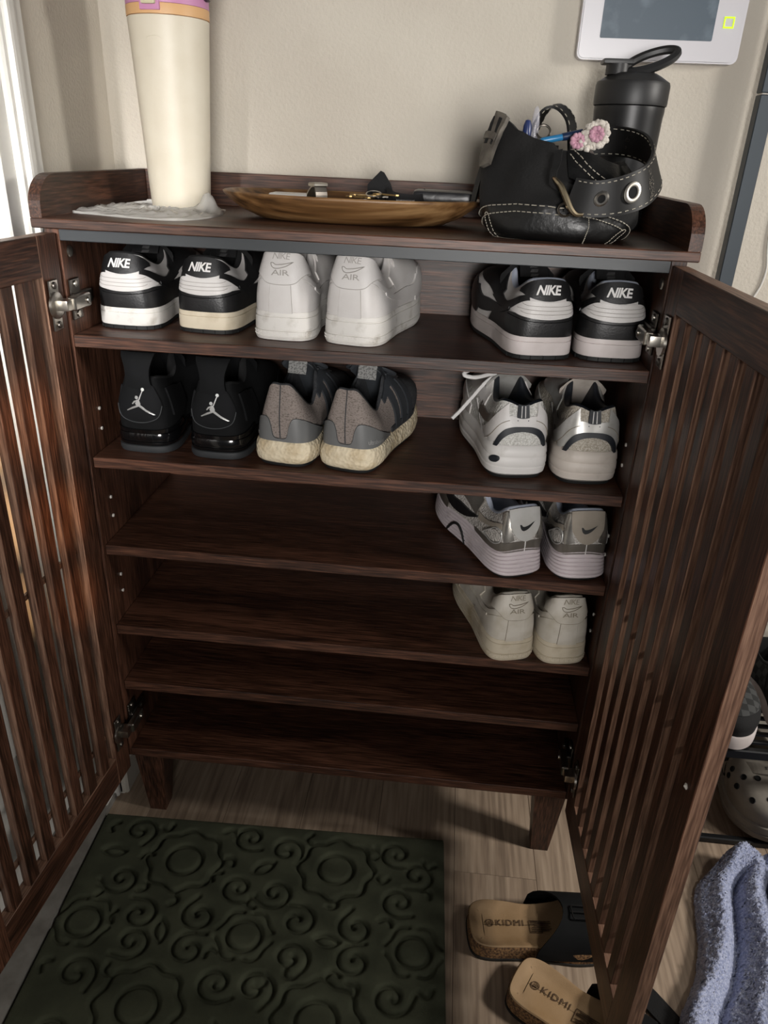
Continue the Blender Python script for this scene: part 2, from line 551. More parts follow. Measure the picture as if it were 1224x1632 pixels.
# ---------------------------------------------------------------- shoes
class Shoe:
    """A shoe surface S(s, h): s runs round the footprint (0 heel, +-10 toe, + is the viewer's right when seen from behind),
    h runs from the sole line (0) to the top line (1). Panels are thickened pieces of that surface."""
    RX = [0, .27, .40, .45, .45, .45, .49, .53, .49, .32, .03]
    LX = [0, -.27, -.40, -.45, -.42, -.37, -.41, -.49, -.46, -.26, .03]
    PY = [0, .010, .05, .13, .25, .38, .52, .67, .82, .945, 1.0]
    def __init__(self, root, side, L=.25, W=.097, z0=.030, zt=(.098, .097, .093, .082, .076, .084, .098, .098, .090, .082, .078), spring=.012,
                 tx=(0, .17, .27, .31, .30, .27, .20, .165, .14, .10, .02), ty=(.045, .05, .075, .15, .26, .36, .43, .52, .60, .66, .68),
                 bulge=(.0045, .004, .003, .003, .003, .003, .004, .006, .007, .008, .008), pa=(1.2, 1.2, 1.2, 1.4, 1.5, 1.6, 1.7, 1.8, 2.0, 2.2, 2.4),
                 pb=(1, 1, 1, 1, 1, 1.05, 1.2, 1.35, 1.5, 1.7, 1.8), lean=.02, rows=None):
        self.root, self.side, self.L, self.W, self.z0 = root, side, L, W, z0
        lat, med = (self.RX, [-v for v in self.LX])
        rx, lx = (lat, med) if side > 0 else (med, lat)
        def ring(f_r, f_l):
            r = [f_r(i) for i in range(11)]
            l = [f_l(i) for i in range(9, 0, -1)]
            return np.array(r + l, float)
        tsx = .03 * side
        def px(sign, arr):
            return lambda i: np.array([(sign * arr[i] if 0 < i < 10 else (tsx if i == 10 else 0)) * W, self.PY[i] * L])
        self.P = ring(px(1, rx), px(-1, lx))
        self.T = ring(lambda i: np.array([tx[i] * W + (.02 * side * W if i > 5 else 0), ty[i] * L]), lambda i: np.array([-tx[i] * W + (.02 * side * W if i > 5 else 0), ty[i] * L]))
        sym = lambda a: ring(lambda i: [a[i]], lambda i: [a[i]])[:, 0]
        self.zt, self.bu, self.pa, self.pb = sym(zt), sym(bulge), sym(pa), sym(pb)
        self.sp = sym([spring * max(0, (self.PY[i] - .6) / .4) ** 1.6 for i in range(11)])
        self.lean = lean
    def ev(self, arr, s):
        """periodic Catmull-Rom over the 20 control stations"""
        s = np.asarray(s, float) % 20
        i = np.floor(s).astype(int)
        f = s - i
        if arr.ndim == 2:
            f = f[..., None]
        a, b, c, d = arr[(i - 1) % 20], arr[i % 20], arr[(i + 1) % 20], arr[(i + 2) % 20]
        return 0.5 * (2 * b + (c - a) * f + (2 * a - 5 * b + 4 * c - d) * f * f + (3 * b - a - 3 * c + d) * f ** 3)
    def nrm(self, s):
        e = 0.02
        t = self.ev(self.P, np.asarray(s) + e) - self.ev(self.P, np.asarray(s) - e)
        n = np.stack([t[..., 1], -t[..., 0]], -1)
        return n / np.maximum(np.linalg.norm(n, axis=-1, keepdims=True), 1e-9)
    def S(self, s, h):
        s, h = np.broadcast_arrays(np.asarray(s, float), np.asarray(h, float))
        P, T = self.ev(self.P, s), self.ev(self.T, s)
        zt, bu, pa, pb, sp = (self.ev(a, s) for a in (self.zt, self.bu, self.pa, self.pb, self.sp))
        hc = np.clip(h, 0, 1.2)
        a = hc ** np.maximum(pa, .5)
        b = 1 - np.maximum(1 - hc, 0) ** np.maximum(pb, .5) + np.maximum(hc - 1, 0)
        xy = P + (T - P) * a[..., None] + self.nrm(s) * (bu * np.sin(PI * np.clip(hc, 0, 1)))[..., None]
        z = self.z0 + sp + (zt - self.z0 - sp * .3) * b
        return np.concatenate([xy, z[..., None]], -1)
    def N(self, s, h):
        e = .02
        du = self.S(s + e, h) - self.S(s - e, h)
        dv = self.S(s, np.minimum(h + e, 1)) - self.S(s, np.maximum(h - e, 0))
        n = np.cross(du, dv)
        return n / np.maximum(np.linalg.norm(n, axis=-1, keepdims=True), 1e-9)
    def upper(self, m, name='upper', ns=120, nh=12):
        s = np.linspace(0, 20, ns, endpoint=False)[:, None]
        h = np.linspace(-.08, 1, nh)[None, :]
        G = self.S(s, np.maximum(h, 0))
        G[:, 0, 2] -= .004
        # rolled top edge and inner lining go down to the insole
        T = G[:, -1]
        n = self.nrm(s[:, 0])
        return MB().grid(G, cu=True).build(name, m, self.root, True, 60)
    def lining(self, m, drop=.055, th=.006, name='lining', ns=90):
        s = np.linspace(0, 20, ns, endpoint=False)
        T = self.S(s, np.ones_like(s))
        c = np.array([0, .30 * self.L])
        d = c - T[:, :2]
        d /= np.maximum(np.linalg.norm(d, axis=-1, keepdims=True), 1e-6)
        rows = []
        for k, dz in ((0, 0), (.35, .0022), (.75, .0016), (1.0, -.002), (1.15, -.012), (1.25, -drop * .6), (1.0, -drop)):
            R = T.copy()
            kk = min(k, 1.25) * th
            R[:, :2] += d * kk
            R[:, 2] = np.maximum(R[:, 2] + dz, self.z0 - .006)
            rows.append(R)
        last = rows[-1].copy()
        last[:, 2] = self.z0 - .004
        rows.append(last)
        fl_ = last.copy()
        fl_[:, 0] *= .03
        rows.append(fl_)
        return MB().grid(np.stack(rows, 1), cu=True).build(name, m, self.root, True, 60)
    def sole(self, rows, m, name, ns=110, cap=True):
        """rows: (offset outwards, height, share of the toe spring)"""
        s = np.linspace(0, 20, ns, endpoint=False)
        P, n, sp = self.ev(self.P, s), self.nrm(s), self.ev(self.sp, s)
        R = []
        for r in rows:
            off, z, k = r[:3]
            wob = r[3](s) if len(r) > 3 else 0
            off = off + (r[4](s) if len(r) > 4 else 0)
            q = P + n * np.asarray(off + np.zeros_like(s))[:, None]
            R.append(np.concatenate([q, (z + wob + sp * k)[:, None]], 1))
        if cap:
            a, b = R[0].copy(), R[-1].copy()
            a[:, 0] *= .02
            b[:, 0] *= .02
            R = [a] + R + [b]
        return MB().grid(np.stack(R, 1), cu=True).build(name, m, self.root, True, 38)
    def panel(self, lo, hi, m, name, th=.0016, n=None, nh=6, mir=False, inset=0.0):
        """lo/hi: control points (s, h) of the lower and upper edge, spanning the same s range"""
        lo, hi = np.asarray(lo, float), np.asarray(hi, float)
        if mir:
            lo, hi = lo * (-1, 1), hi * (-1, 1)
            lo, hi = lo[::-1], hi[::-1]
        L_, H_ = spline(lo, 60), spline(hi, 60)
        n = n or max(6, int(4 * abs(lo[-1, 0] - lo[0, 0])))
        t = np.linspace(0, 1, n)
        f = lambda A, j: np.interp(t, np.linspace(0, 1, 60), A[:, j])
        ls, lh, hs, hh = f(L_, 0), f(L_, 1), f(H_, 0), f(H_, 1)
        v = np.linspace(0, 1, nh)[None, :]
        s = ls[:, None] * (1 - v) + hs[:, None] * v
        h = lh[:, None] * (1 - v) + hh[:, None] * v
        S0, Nn = self.S(s, h), self.N(s, np.clip(h, .01, .99))
        G = S0 + Nn * th
        mb = MB()
        mb.grid(G)
        B = S0 - Nn * .0005
        for a, b in ((G[0], B[0]), (G[-1], B[-1]), (G[:, 0], B[:, 0]), (G[:, -1], B[:, -1])):
            mb.grid(np.stack([a, b], 0))
        bm = bmesh.new()
        o = mb.build(name, m, self.root, True, 50)
        return o
    def poly(self, pts, s0, h0, m, name, th=.0022, faces=None, back=True):
        """flat artwork in metres (u right, v up) wrapped on the surface round (s0, h0)"""
        e = .05
        us = np.linalg.norm(self.S(s0 + e, h0) - self.S(s0 - e, h0)) / (2 * e)
        vs = np.linalg.norm(self.S(s0, h0 + e) - self.S(s0, h0 - e)) / (2 * e)
        pts = np.asarray(pts, float)
        s, h = s0 + pts[:, 0] / us, h0 + pts[:, 1] / vs
        Q = self.S(s, h) + self.N(s, np.clip(h, .02, .98)) * th
        if faces is None:
            faces = [tuple(range(len(pts)))]
        return finish(name, Q, faces, m, self.root, False)
    def outline(self, pts, s0, h0, m, name, th=.0022, r=.00055):
        e = .05
        us = np.linalg.norm(self.S(s0 + e, h0) - self.S(s0 - e, h0)) / (2 * e)
        vs = np.linalg.norm(self.S(s0, h0 + e) - self.S(s0, h0 - e)) / (2 * e)
        pts = np.asarray(pts, float)
        s, h = s0 + pts[:, 0] / us, h0 + pts[:, 1] / vs
        return MB().tube(self.S(s, h) + self.N(s, np.clip(h, .02, .98)) * th, r, 5, True).build(name, m, self.root, True)
    def text(self, body, size, s0, h0, m, name='lettering', th=.0022, shear=0, bold=.01, squash=1, space=1):
        v, f = text_mesh(body, size, shear, bold, space, squash)
        return self.poly(v, s0, h0, m, name, th, f)
    def line(self, pts, m, name, r=.0006, th=.0012, n=24):
        q = spline(pts, n)
        P = self.S(q[:, 0], q[:, 1]) + self.N(q[:, 0], np.clip(q[:, 1], .01, .99)) * th
        return MB().tube(P, r, 5).build(name, m, self.root, True)
    def tongue(self, m, top, wid=.36, name='tongue', th=.006, y1=None, y0=None, tilt=.0, n=9):
        """padded tongue from the throat up to z=top"""
        W, L = self.W, self.L
        pts = [(0, .66 * L, .066), (0, .56 * L, .080), (0, (y1 or .44) * L, max(.09, top - .018)), (0, (y0 or .38) * L, top)]
        C = spline(pts, 14)
        G, B = [], []
        for k, c in enumerate(C):
            w = W * wid * (.55 + .45 * k / 13)
            r = []
            for j in range(n):
                a = (j / (n - 1) * 2 - 1)
                r.append((c[0] + .02 * self.side * W + a * w, c[1] - .010 * (1 - a * a) * 0, c[2] - .020 * a * a))
            G.append(r)
        G = np.array(G)
        B = G.copy()
        B[..., 2] -= th
        B[..., 1] += th * .6
        mb = MB()
        mb.grid(G).grid(B)
        for a, b in ((G[0], B[0]), (G[-1], B[-1]), (G[:, 0], B[:, 0]), (G[:, -1], B[:, -1])):
            mb.grid(np.stack([a, b], 0))
        return mb.build(name, m, self.root, True, 50)
    def laces(self, m, n=5, r=.0026, z=.004):
        for k in range(n):
            s = 6.0 + 3.0 * k / max(1, n - 1)
            a, b = self.S(s, .95), self.S(-s, .95)
            c = (a + b) / 2 + np.array([0, 0, .008])
            P = spline([a + (0, 0, z), a * .6 + c * .4 + (0, 0, z), c + (0, 0, z), b * .6 + c * .4 + (0, 0, z), b + (0, 0, z)], 12)
            MB().tube(P, r, 6).build('lace', m, self.root, True)

def shoe_root(name, x, y, z, yaw):
    return empty(name, (x, y, z), math.radians(yaw))

M_BLK = mat('black_leather', '#141415', 0.42, c2='#1b1b1c', scale=60, bump=0.15, bscale=500)
M_BLKM = mat('black_mesh', '#0e0e0f', 0.9, bump=0.3, bscale=700)
M_NUB = mat('black_nubuck', '#08090a', 0.85, c2='#0d0e0f', scale=30, spec=.2)
M_WHL = mat('white_leather', '#cfccca', 0.45, c2='#c2bebb', scale=18, bump=0.12, bscale=420)
M_WHLD = mat('worn_white_leather', '#c9c3b8', 0.55, c2='#a9a08f', scale=28, lo=0.4, hi=0.75, bump=0.15, bscale=300)
M_WSEAM = mat('grey_seam', '#9b9792', 0.7)
M_WSEAMD = mat('brown_seam', '#857c6c', 0.8)
M_SOLEW = mat('scuffed_white_rubber', '#d2cfca', 0.55, c2='#8f8778', scale=45, detail=8, lo=0.52, hi=0.86, bump=0.1, bscale=250)
M_SOLEY = mat('stained_rubber', '#c8bda8', 0.6, c2='#8e7a55', scale=26, detail=8, lo=0.48, hi=0.85, bump=0.1, bscale=250)
M_SOLEC = mat('clean_white_rubber', '#cfc6c4', 0.5, c2='#b9b0ac', scale=20)
M_SOLEK = mat('black_rubber', '#161717', 0.6)
M_LINE = mat('white_lining', '#b9c0d0', 0.85, bump=0.2, bscale=600)
M_DARKL = mat('dark_lining', '#0b0b0c', 0.95)
M_SILV = mat('silver_print', '#a2a2a0', 0.4, 0.6)
M_TXTW = mat('white_thread', '#dedcda', 0.6)

# a curved tick, drawn in metres; u to the right
def tick(w, hgt, flip=1):
    top = [(-.5, .12), (-.47, -.12), (-.40, -.34), (-.28, -.46), (-.10, -.42), (.15, -.22), (.5, .30)]
    bot = [(.5, .30), (.12, .02), (-.08, -.07), (-.24, -.10), (-.33, -.04), (-.40, .10), (-.5, .12)]
    P = np.concatenate([spline(top, 18)[:-1], spline(bot, 18)[:-1]])
    return P * (w * flip, hgt)

def dunk(x, y, z, yaw, side, label, sole_m, name='sneaker', tongue=True, squash=1.0, L=.245):
    root = shoe_root(name, x, y, z, yaw)
    tag(root, label, 'shoe', 'black and white sneakers on the top shelf')
    S = Shoe(root, side, L=L, W=.092, z0=.0285, zt=(.098, .097, .094, .085, .079, .086, .099, .098, .092, .084, .080))
    S.sole([(-.004, .0, .75), (.0015, .0006, .8), (.0022, .0060, .9)], M_SOLEK, 'outsole')
    s_ = np.linspace(-6, 6, 25)
    S.sole([(.0022, .0060, .9), (.0028, .0075, .9), (.0026, .0225, 1), (.0014, .0229, 1), (.0014, .0236, 1), (.0024, .0240, 1), (.0020, .0290, 1), (-.002, .0302, 1)], sole_m, 'midsole')
    for k in range(-4, 5):
        p = S.S(k * .62, 0)
        nn = S.nrm(k * .62)
        a = math.atan2(nn[1], nn[0])
        T = Matrix.Translation((p[0] + nn[0] * .0021, p[1] + nn[1] * .0021, .0032)) @ Matrix.Rotation(a, 4, 'Z')
        MB().box(-.0006, .0006, -.0005, .0005, -.0028, .0028, mtx=T).build('tread_groove', M_DARKL, root)
    S.upper(M_WHL)
    S.lining(M_LINE if sole_m is M_SOLEC else M_BLKM, .05, .009, 'collar')
    S.panel([(-5.6, -.02), (-2.8, -.03), (0, -.03), (2.8, -.03), (5.6, -.02)], [(-4.8, .50), (-2.8, .46), (0, .315), (2.8, .46), (4.8, .50)], M_BLK, 'heel_counter', n=44)
    S.line([(-3.0, .42), (-1.5, .315), (0, .272), (1.5, .315), (3.0, .42)], M_NUB, 'stitching', .0005, .0021)
    # white padded insert with stitched ribs
    S.panel([(-2.8, .505), (-1.7, .39), (0, .335), (1.7, .39), (2.8, .505)], [(-2.8, .52), (-1.4, .645), (0, .615), (1.4, .645), (2.8, .52)], M_WHL, 'heel_insert', .0022, n=40)
    for a, w in ((.41, 1.7), (.475, 2.1), (.545, 1.7)):
        S.line([(-w, a + .06), (-1.2, a + .02), (0, a), (1.2, a + .02), (w, a + .06)], M_WSEAM, 'insert_seam', .00035, .0024)
    for q in (1, -1):
        S.panel([(q * 1.2, .645), (q * 2.5, .53), (q * 4, .46), (q * 5.6, .46)], [(q * 1.3, .75), (q * 2.6, .73), (q * 4, .68), (q * 5.6, .74)], M_BLK, 'side_strap', .0020)
        S.panel([(q * 4.9, .45), (q * 6.2, .52), (q * 7.6, .60), (q * 9.0, .80)], [(q * 4.7, .82), (q * 6, 1.0), (q * 7.6, 1.0), (q * 9.2, 1.0)], M_BLK, 'eyestay', .0018)
        S.panel([(q * 7.0, -.02), (q * 8, -.02), (q * 9, -.02), (q * 10, -.02)], [(q * 6.6, .15), (q * 7.6, .48), (q * 8.8, .50), (q * 10, .40)], M_BLK, 'toe_guard', .0018)
        # side stripe shaped like a tick
        S.panel([(q * 3.0, .50), (q * 4.6, .30), (q * 5.8, .13), (q * 6.7, .13), (q * 7.2, .42)], [(q * 3.0, .56), (q * 4.6, .47), (q * 5.8, .36), (q * 6.5, .33), (q * 7.15, .46)], M_BLK, 'side_stripe', .0030)
    S.panel([(-2.4, .84), (-1.4, .72), (0, .63), (1.4, .72), (2.4, .84)], [(-2.4, .90), (-1.4, .98), (0, 1.0), (1.4, .98), (2.4, .90)], M_BLK, 'heel_tab', .0028, nh=8)
    S.text('NIKE', .0160, -.12, .81, M_TXTW, 'heel_lettering', .0036, .25, .03, .86, .93)
    S.tongue(M_BLKM, .112, .40)
    lab = MB().box(-.019, .019, -.0006, .0006, -.008, .008, .0004)
    o = lab.build('tongue_label', M_BLK, root)
    o.location = (.002, .33 * L, .098)
    o.rotation_euler = (-.5, 0, 0)
    v, f = text_mesh('///////\n///////\n///////', .0062, .2, .0, .9)
    t = finish('label_print', [(a, -.0010, b) for a, b in v], f, mat('label_print', '#6d6d6d', .7), o)
    S.laces(M_BLK if sole_m is not M_SOLEC else M_TXTW, 4)
    return root

def airforce(x, y, z, yaw, side, label, worn, group, L=.245):
    lea, seam, solm = (M_WHLD, M_WSEAMD, M_SOLEY) if worn else (M_WHL, M_WSEAM, M_SOLEW)
    root = shoe_root('sneaker', x, y, z, yaw)
    tag(root, label, 'shoe', group)
    S = Shoe(root, side, L=L, W=(.080 if worn else .086), z0=.0365, zt=(.1125, .111, .107, .092, .085, .092, .106, .104, .098, .092, .088), spring=.010,
             bulge=(.003, .003, .003, .003, .003, .003, .004, .006, .007, .008, .008))
    S.sole([(-.003, .0, .8), (.0020, .0008, .85), (.0036, .0045, .9), (.0028, .0050, .9), (.0028, .0056, .9), (.0038, .0061, .9), (.0036, .0125, .95), (.0020, .0130, .95), (.0020, .0140, .95), (.0034, .0146, .95),
            (.0030, .0305, 1), (.0016, .0310, 1), (.0016, .0318, 1), (.0026, .0323, 1), (.0018, .0375, 1), (-.002, .0390, 1)], solm, 'midsole')
    for k in range(-14, 15):
        s = k * .15
        p, nn = S.S(s, 0), S.nrm(s)
        T = Matrix.Translation((p[0] + nn[0] * .0036, p[1] + nn[1] * .0036, .0092)) @ Matrix.Rotation(math.atan2(nn[1], nn[0]), 4, 'Z')
        for dz in (-.002, .0018):
            if k % 2 == 0 or dz > 0:
                MB().box(-.0006, .0009, -.0007, .0007, dz - .0010, dz + .0010, mtx=T).build('sole_stud', solm, root)
    S.upper(lea)
    S.lining(lea, .06, .008, 'collar')
    S.panel([(-5.0, -.02), (-2.5, -.02), (0, -.02), (2.5, -.02), (5.0, -.02)], [(-4.6, .35), (-3.0, .50), (0, .56), (3.0, .50), (4.6, .35)], lea, 'heel_foxing', .0012)
    S.panel([(-.62, -.02), (0, -.02), (.62, -.02)], [(-.62, .50), (0, .50), (.62, .50)], lea, 'back_strip', .0026, n=5, nh=3)
    S.panel([(-2.7, .76), (-1.5, .62), (-.8, .50), (0, .475), (.8, .50), (1.5, .62), (2.7, .76)], [(-2.9, .97), (-1.5, 1.0), (-.8, 1.0), (0, 1.0), (.8, 1.0), (1.5, 1.0), (2.9, .97)], lea, 'heel_tab', .0030, nh=9, n=30)
    S.line([(-2.7, .76), (-1.5, .615), (-.8, .495), (0, .468), (.8, .495), (1.5, .615), (2.7, .76)], seam, 'stitching', .0005, .0024, 36)
    for q in (-1, 1):
        S.line([(q * .62, 0.0), (q * .62, .47)], seam, 'stitching', .0006, .0016)
        S.line([(q * 1.4, .63), (q * 2.6, .58), (q * 4.0, .52), (q * 5.6, .50)], seam, 'stitching', .0005, .0006)
        S.panel([(q * 1.5, .60), (q * 3, .52), (q * 4.2, .46), (q * 5.8, .50)], [(q * 1.6, .68), (q * 3, .66), (q * 4.2, .62), (q * 5.8, .66)], lea, 'side_strap', .0018)
        S.panel([(q * 3.0, .47), (q * 4.6, .26), (q * 5.8, .10), (q * 6.7, .10), (q * 7.2, .40)], [(q * 3.0, .54), (q * 4.6, .43), (q * 5.8, .34), (q * 6.5, .31), (q * 7.15, .46)], lea, 'side_stripe', .0024)
        S.panel([(q * 4.7, .50), (q * 6.2, .50), (q * 7.6, .60), (q * 9.0, .80)], [(q * 4.4, .86), (q * 6, 1.0), (q * 7.6, 1.0), (q * 9.2, 1.0)], lea, 'eyestay', .0020)
        S.panel([(q * 7.0, -.02), (q * 8, -.02), (q * 9, -.02), (q * 10, -.02)], [(q * 6.6, .20), (q * 7.6, .52), (q * 8.8, .54), (q * 10, .44)], lea, 'toe_guard', .0018)
    S.text('NIKE', .0115, .0, .915, seam, 'heel_lettering', .0036, .2, -.004, .95, .85)
    S.outline(tick(.029, .0125), .12, .795, seam, 'heel_emblem', .0034)
    S.text('AIR', .0098, 0, .655, seam, 'heel_lettering', .0036, 0, .004, 1.5, .95)
    S.tongue(lea, .118, .34)
    S.laces(lea, 4)
    return root

def basketball(x, y, z, yaw, side, label, L=.245):
    root = shoe_root('high_top_sneaker', x, y, z, yaw)
    tag(root, label, 'shoe', 'all black sneakers on the second shelf')
    gl = M_BLKG
    S = Shoe(root, side, L=L, W=.089, z0=.0300, zt=(.108, .108, .108, .103, .098, .106, .122, .120, .110, .096, .090), spring=.010, ty=(.03, .035, .06, .14, .26, .34, .40, .49, .58, .65, .68),
             bulge=(.005, .0045, .004, .003, .003, .003, .004, .006, .007, .008, .008))
    S.sole([(-.003, .0, .8), (.003, .0006, .85), (.0046, .004, .9), (.0042, .0105, .9), (.002, .0112, .9)], M_RUBK, 'outsole')
    S.sole([(.0020, .0108, .9), (.0034, .0125, .95), (.0036, .0160, .95), (.0022, .0168, .95), (.0022, .0180, 1), (.0036, .0188, 1), (.0044, .0240, 1), (.0030, .0292, 1, lambda s: .004 * np.exp(-(((s + 10) % 20 - 10) / 2.4) ** 8) * 0), (-.002, .0312, 1)], gl, 'air_midsole')
    S.upper(M_NUB)
    S.lining(M_BLKM, .06, .011, 'collar')
    # moulded heel frame with side wings
    S.panel([(-4.0, .02), (-2.6, .02), (0, .0), (2.6, .02), (4.0, .02)], [(-3.6, .16), (-2.4, .10), (0, .07), (2.4, .10), (3.6, .16)], gl, 'heel_frame', .0030)
    # rounded heel patch
    lo = [(-1.55, .52), (-1.2, .34), (-.6, .25), (0, .225), (.6, .25), (1.2, .34), (1.55, .52)]
    hi = [(-1.55, .62), (-1.2, .86), (-.6, .93), (0, .95), (.6, .93), (1.2, .86), (1.55, .62)]
    S.panel(lo, hi, M_NUB2, 'heel_patch', .0040, n=22, nh=10)
    S.line(lo, M_GREYL, 'patch_edge', .0006, .0042, 30)
    # leaping figure emblem, built as a flat silhouette
    fig = [[(-.0010, .0060), (.0012, .0062), (.0030, .0010), (.0022, -.0026), (-.0016, -.0024), (-.0034, .0012)],          # torso
           [(.0004, .0055), (.0020, .0058), (.0062, .0166), (.0052, .0170)],                                             # raised arm
           [(-.0012, .0056), (-.0020, .0040), (-.0062, -.0002), (-.0070, .0006), (-.0050, .0040)],                       # lower arm
           [(-.0016, -.0010), (.0004, -.0026), (-.0060, -.0056), (-.0120, -.0088), (-.0126, -.0078), (-.0066, -.0034)],  # left leg
           [(.0006, -.0024), (.0026, -.0004), (.0090, -.0064), (.0160, -.0112), (.0170, -.0126), (.0150, -.0128), (.0080, -.0086)]]  # right leg
    for k in range(2):
        c, r = ((-.0016, .0084), .0021) if k == 0 else ((.0062, .0186), .0021)
        fig.append([(c[0] + r * math.cos(a), c[1] + r * math.sin(a)) for a in np.linspace(0, 2 * PI, 12, endpoint=False)])
    V, F = [], []
    for p in fig:
        F.append(tuple(range(len(V), len(V) + len(p))))
        V += [(a * 1.15 + .001, b * 1.1 - .002) for a, b in p]
    S.poly(V, 0, .58, M_SILV, 'heel_emblem', .0052, F)
    for q in (-1, 1):
        S.panel([(q * 2.6, .30), (q * 3.6, .25), (q * 4.6, .35)], [(q * 2.4, .82), (q * 3.4, .86), (q * 4.4, .80)], M_NUB2, 'side_wing', .0030)
        S.panel([(q * 7.0, -.02), (q * 8, -.02), (q * 9, -.02), (q * 10, -.02)], [(q * 6.6, .20), (q * 7.6, .45), (q * 8.8, .50), (q * 10, .44)], M_NUB2, 'toe_guard', .0018)
    # pull tab stands up above the collar
    T = MB()
    C = [(0, -.001, .094), (0, -.0015, .110), (0, .000, .124), (0, .004, .138), (0, .010, .144)]
    wid = [.040, .034, .036, .046, .050]
    G = np.array([[(a * w / 2, c[1] + .003 * a * a, c[2]) for a in np.linspace(-1, 1, 7)] for c, w in zip(spline(C, 10), np.interp(np.linspace(0, 4, 10), range(5), wid))])
    B = G + (0, .005, 0)
    T.grid(G).grid(B)
    for a, b in ((G[0], B[0]), (G[-1], B[-1]), (G[:, 0], B[:, 0]), (G[:, -1], B[:, -1])):
        T.grid(np.stack([a, b], 0))
    T.build('pull_tab', M_NUB2, root, True, 50)
    S.tongue(M_NUB2, .140, .40)
    S.laces(M_NUB2, 5)
    return root

M_BLKG = mat('black_gloss', '#0c0c0d', 0.16, coat=0.6)
M_RUBK = mat('charcoal_rubber', '#2a2c2e', 0.6)
M_NUB2 = mat('charcoal_nubuck', '#0a0b0c', 0.8, c2='#0f1012', scale=30, spec=.2)
M_GREYL = mat('grey_piping', '#3c3e40', 0.6)

M_KNIT = mat('taupe_knit', '#857b75', 0.85, c2='#655c56', scale=600, detail=1, stretch=(.6, .6, 1.4), lo=.52, hi=.64, bump=0.5, bscale=500)
M_KNITD = mat('slate_knit', '#3b3d40', 0.85, c2='#2c2d30', scale=300, bump=0.4, bscale=400)
M_CAGE = mat('slate_plastic', '#6a6b6b', 0.42, c2='#626363', scale=15)
M_CAGED = mat('dark_cage', '#33363a', 0.5)
M_BOOST = mat('cream_foam', '#d8cbb0', 0.7, c2='#a58c62', scale=38, detail=9, lo=.42, hi=.8, bump=0.9, bscale=170, kind='voronoi')
M_LABEL = mat('grey_label', '#8a8a88', 0.6, c2='#5c5c5b', scale=420, detail=1, lo=.45, hi=.6)
def runner(x, y, z, yaw, side, label, L=.25):
    root = shoe_root('running_shoe', x, y, z, yaw)
    tag(root, label, 'shoe', 'grey knit running shoes on the second shelf')
    S = Shoe(root, side, L=L, W=.086, z0=.0340, zt=(.1165, .1165, .104, .084, .076, .092, .112, .108, .098, .088, .084), spring=.010,
             tx=(0, .15, .25, .31, .30, .27, .21, .175, .15, .10, .02), ty=(.02, .025, .060, .15, .26, .36, .43, .52, .60, .66, .68),
             bulge=(.001, .002, .003, .004, .004, .004, .005, .007, .008, .009, .009), pa=(.9, 1.0, 1.1, 1.3, 1.4, 1.5, 1.7, 1.8, 2.0, 2.2, 2.4))
    S.sole([(-.006, .0, .7), (.000, .0005, .8), (.0022, .0045, .9), (.002, .0060, .9)], M_SOLEK, 'outsole')
    wob = lambda s: .0035 * np.cos(s * PI / 10) ** 2
    S.sole([(.0020, .0055, .9), (.0055, .0085, .9), (.0072, .0160, .95), (.0062, .0200, .95), (.0070, .0230, 1), (.0050, .0310, 1, wob), (.0010, .0360, 1, wob), (-.003, .0370, 1, wob)], M_BOOST, 'foam_midsole')
    S.upper(M_KNIT)
    S.lining(M_KNITD, .06, .006, 'collar')
    S.panel([(6.2, 0), (7.5, 0), (9, 0), (10, 0), (11, 0), (12.5, 0), (13.8, 0)], [(6.2, .97), (7.5, .97), (9, .97), (10, .97), (11, .97), (12.5, .97), (13.8, .97)], M_KNITD, 'toe_knit', .0008, n=40, nh=10)
    # moulded heel clip: two lobes joined by a low bridge
    S.panel([(-4.6, .0), (-3.4, -.02), (-2.3, -.02), (-1.1, -.02), (-.66, -.02), (-.4, -.02), (0, -.02), (.4, -.02), (.66, -.02), (1.1, -.02), (2.3, -.02), (3.4, -.02), (4.6, .0)], [(-4.6, .06), (-3.4, .36), (-2.3, .46), (-1.1, .46), (-.68, .34), (-.42, .12), (0, .09), (.42, .12), (.68, .34), (1.1, .46), (2.3, .46), (3.4, .36), (4.6, .06)], M_CAGE, 'heel_clip', .0026, n=70, nh=8)
    S.line([(0, .10), (-.06, .5), (0, 1.0)], M_KNITD, 'back_seam', .0008, .0006)
    for q in (-1, 1):
        S.line([(0, .09), (q * .42, .12), (q * .68, .34), (q * 1.1, .46), (q * 2.3, .46), (q * 3.4, .36), (q * 4.4, .10)], M_GREYL, 'clip_edge', .0005, .0020)
        for k in range(3):
            a = 5.3 + .62 * k
            S.panel([(q * a, .05), (q * (a + .4), .05)], [(q * (a - .1), .95), (q * (a + .3), .95)], M_CAGED, 'side_stripe', .0030, n=3, nh=10)
        S.panel([(q * 4.9, .0), (q * 6, .0), (q * 7.4, .0)], [(q * 4.8, .16), (q * 6, .14), (q * 7.4, .12)], M_CAGED, 'cage_base', .0024)
        S.panel([(q * 4.7, .86), (q * 6, .84), (q * 7.4, .84)], [(q * 4.7, 1.0), (q * 6, 1.0), (q * 7.4, 1.0)], M_CAGED, 'eyestay', .0030)
    S.text('ultraboost', .0085, 2.45 * side, .16, M_LABEL if False else mat('grey_print', '#9a9a98', .5), 'side_lettering', .0034, 0, .0, 1.05, 1.0)
    t = S.tongue(M_CAGED, .146, .30, y1=.42, y0=.33)
    o = MB().box(-.014, .014, -.0006, .0006, -.015, .015, .0004).build('size_label', M_LABEL, root)
    o.location = (.003 * side, .325 * L, .128)
    o.rotation_euler = (-.35, 0, 0)
    S.laces(M_CAGED, 4)
    P = spline([(.0, .40 * L, .126), (-.022 * side, .35 * L, .130), (-.034 * side, .40 * L, .122), (-.020 * side, .46 * L, .116), (.0, .46 * L, .118)], 24)
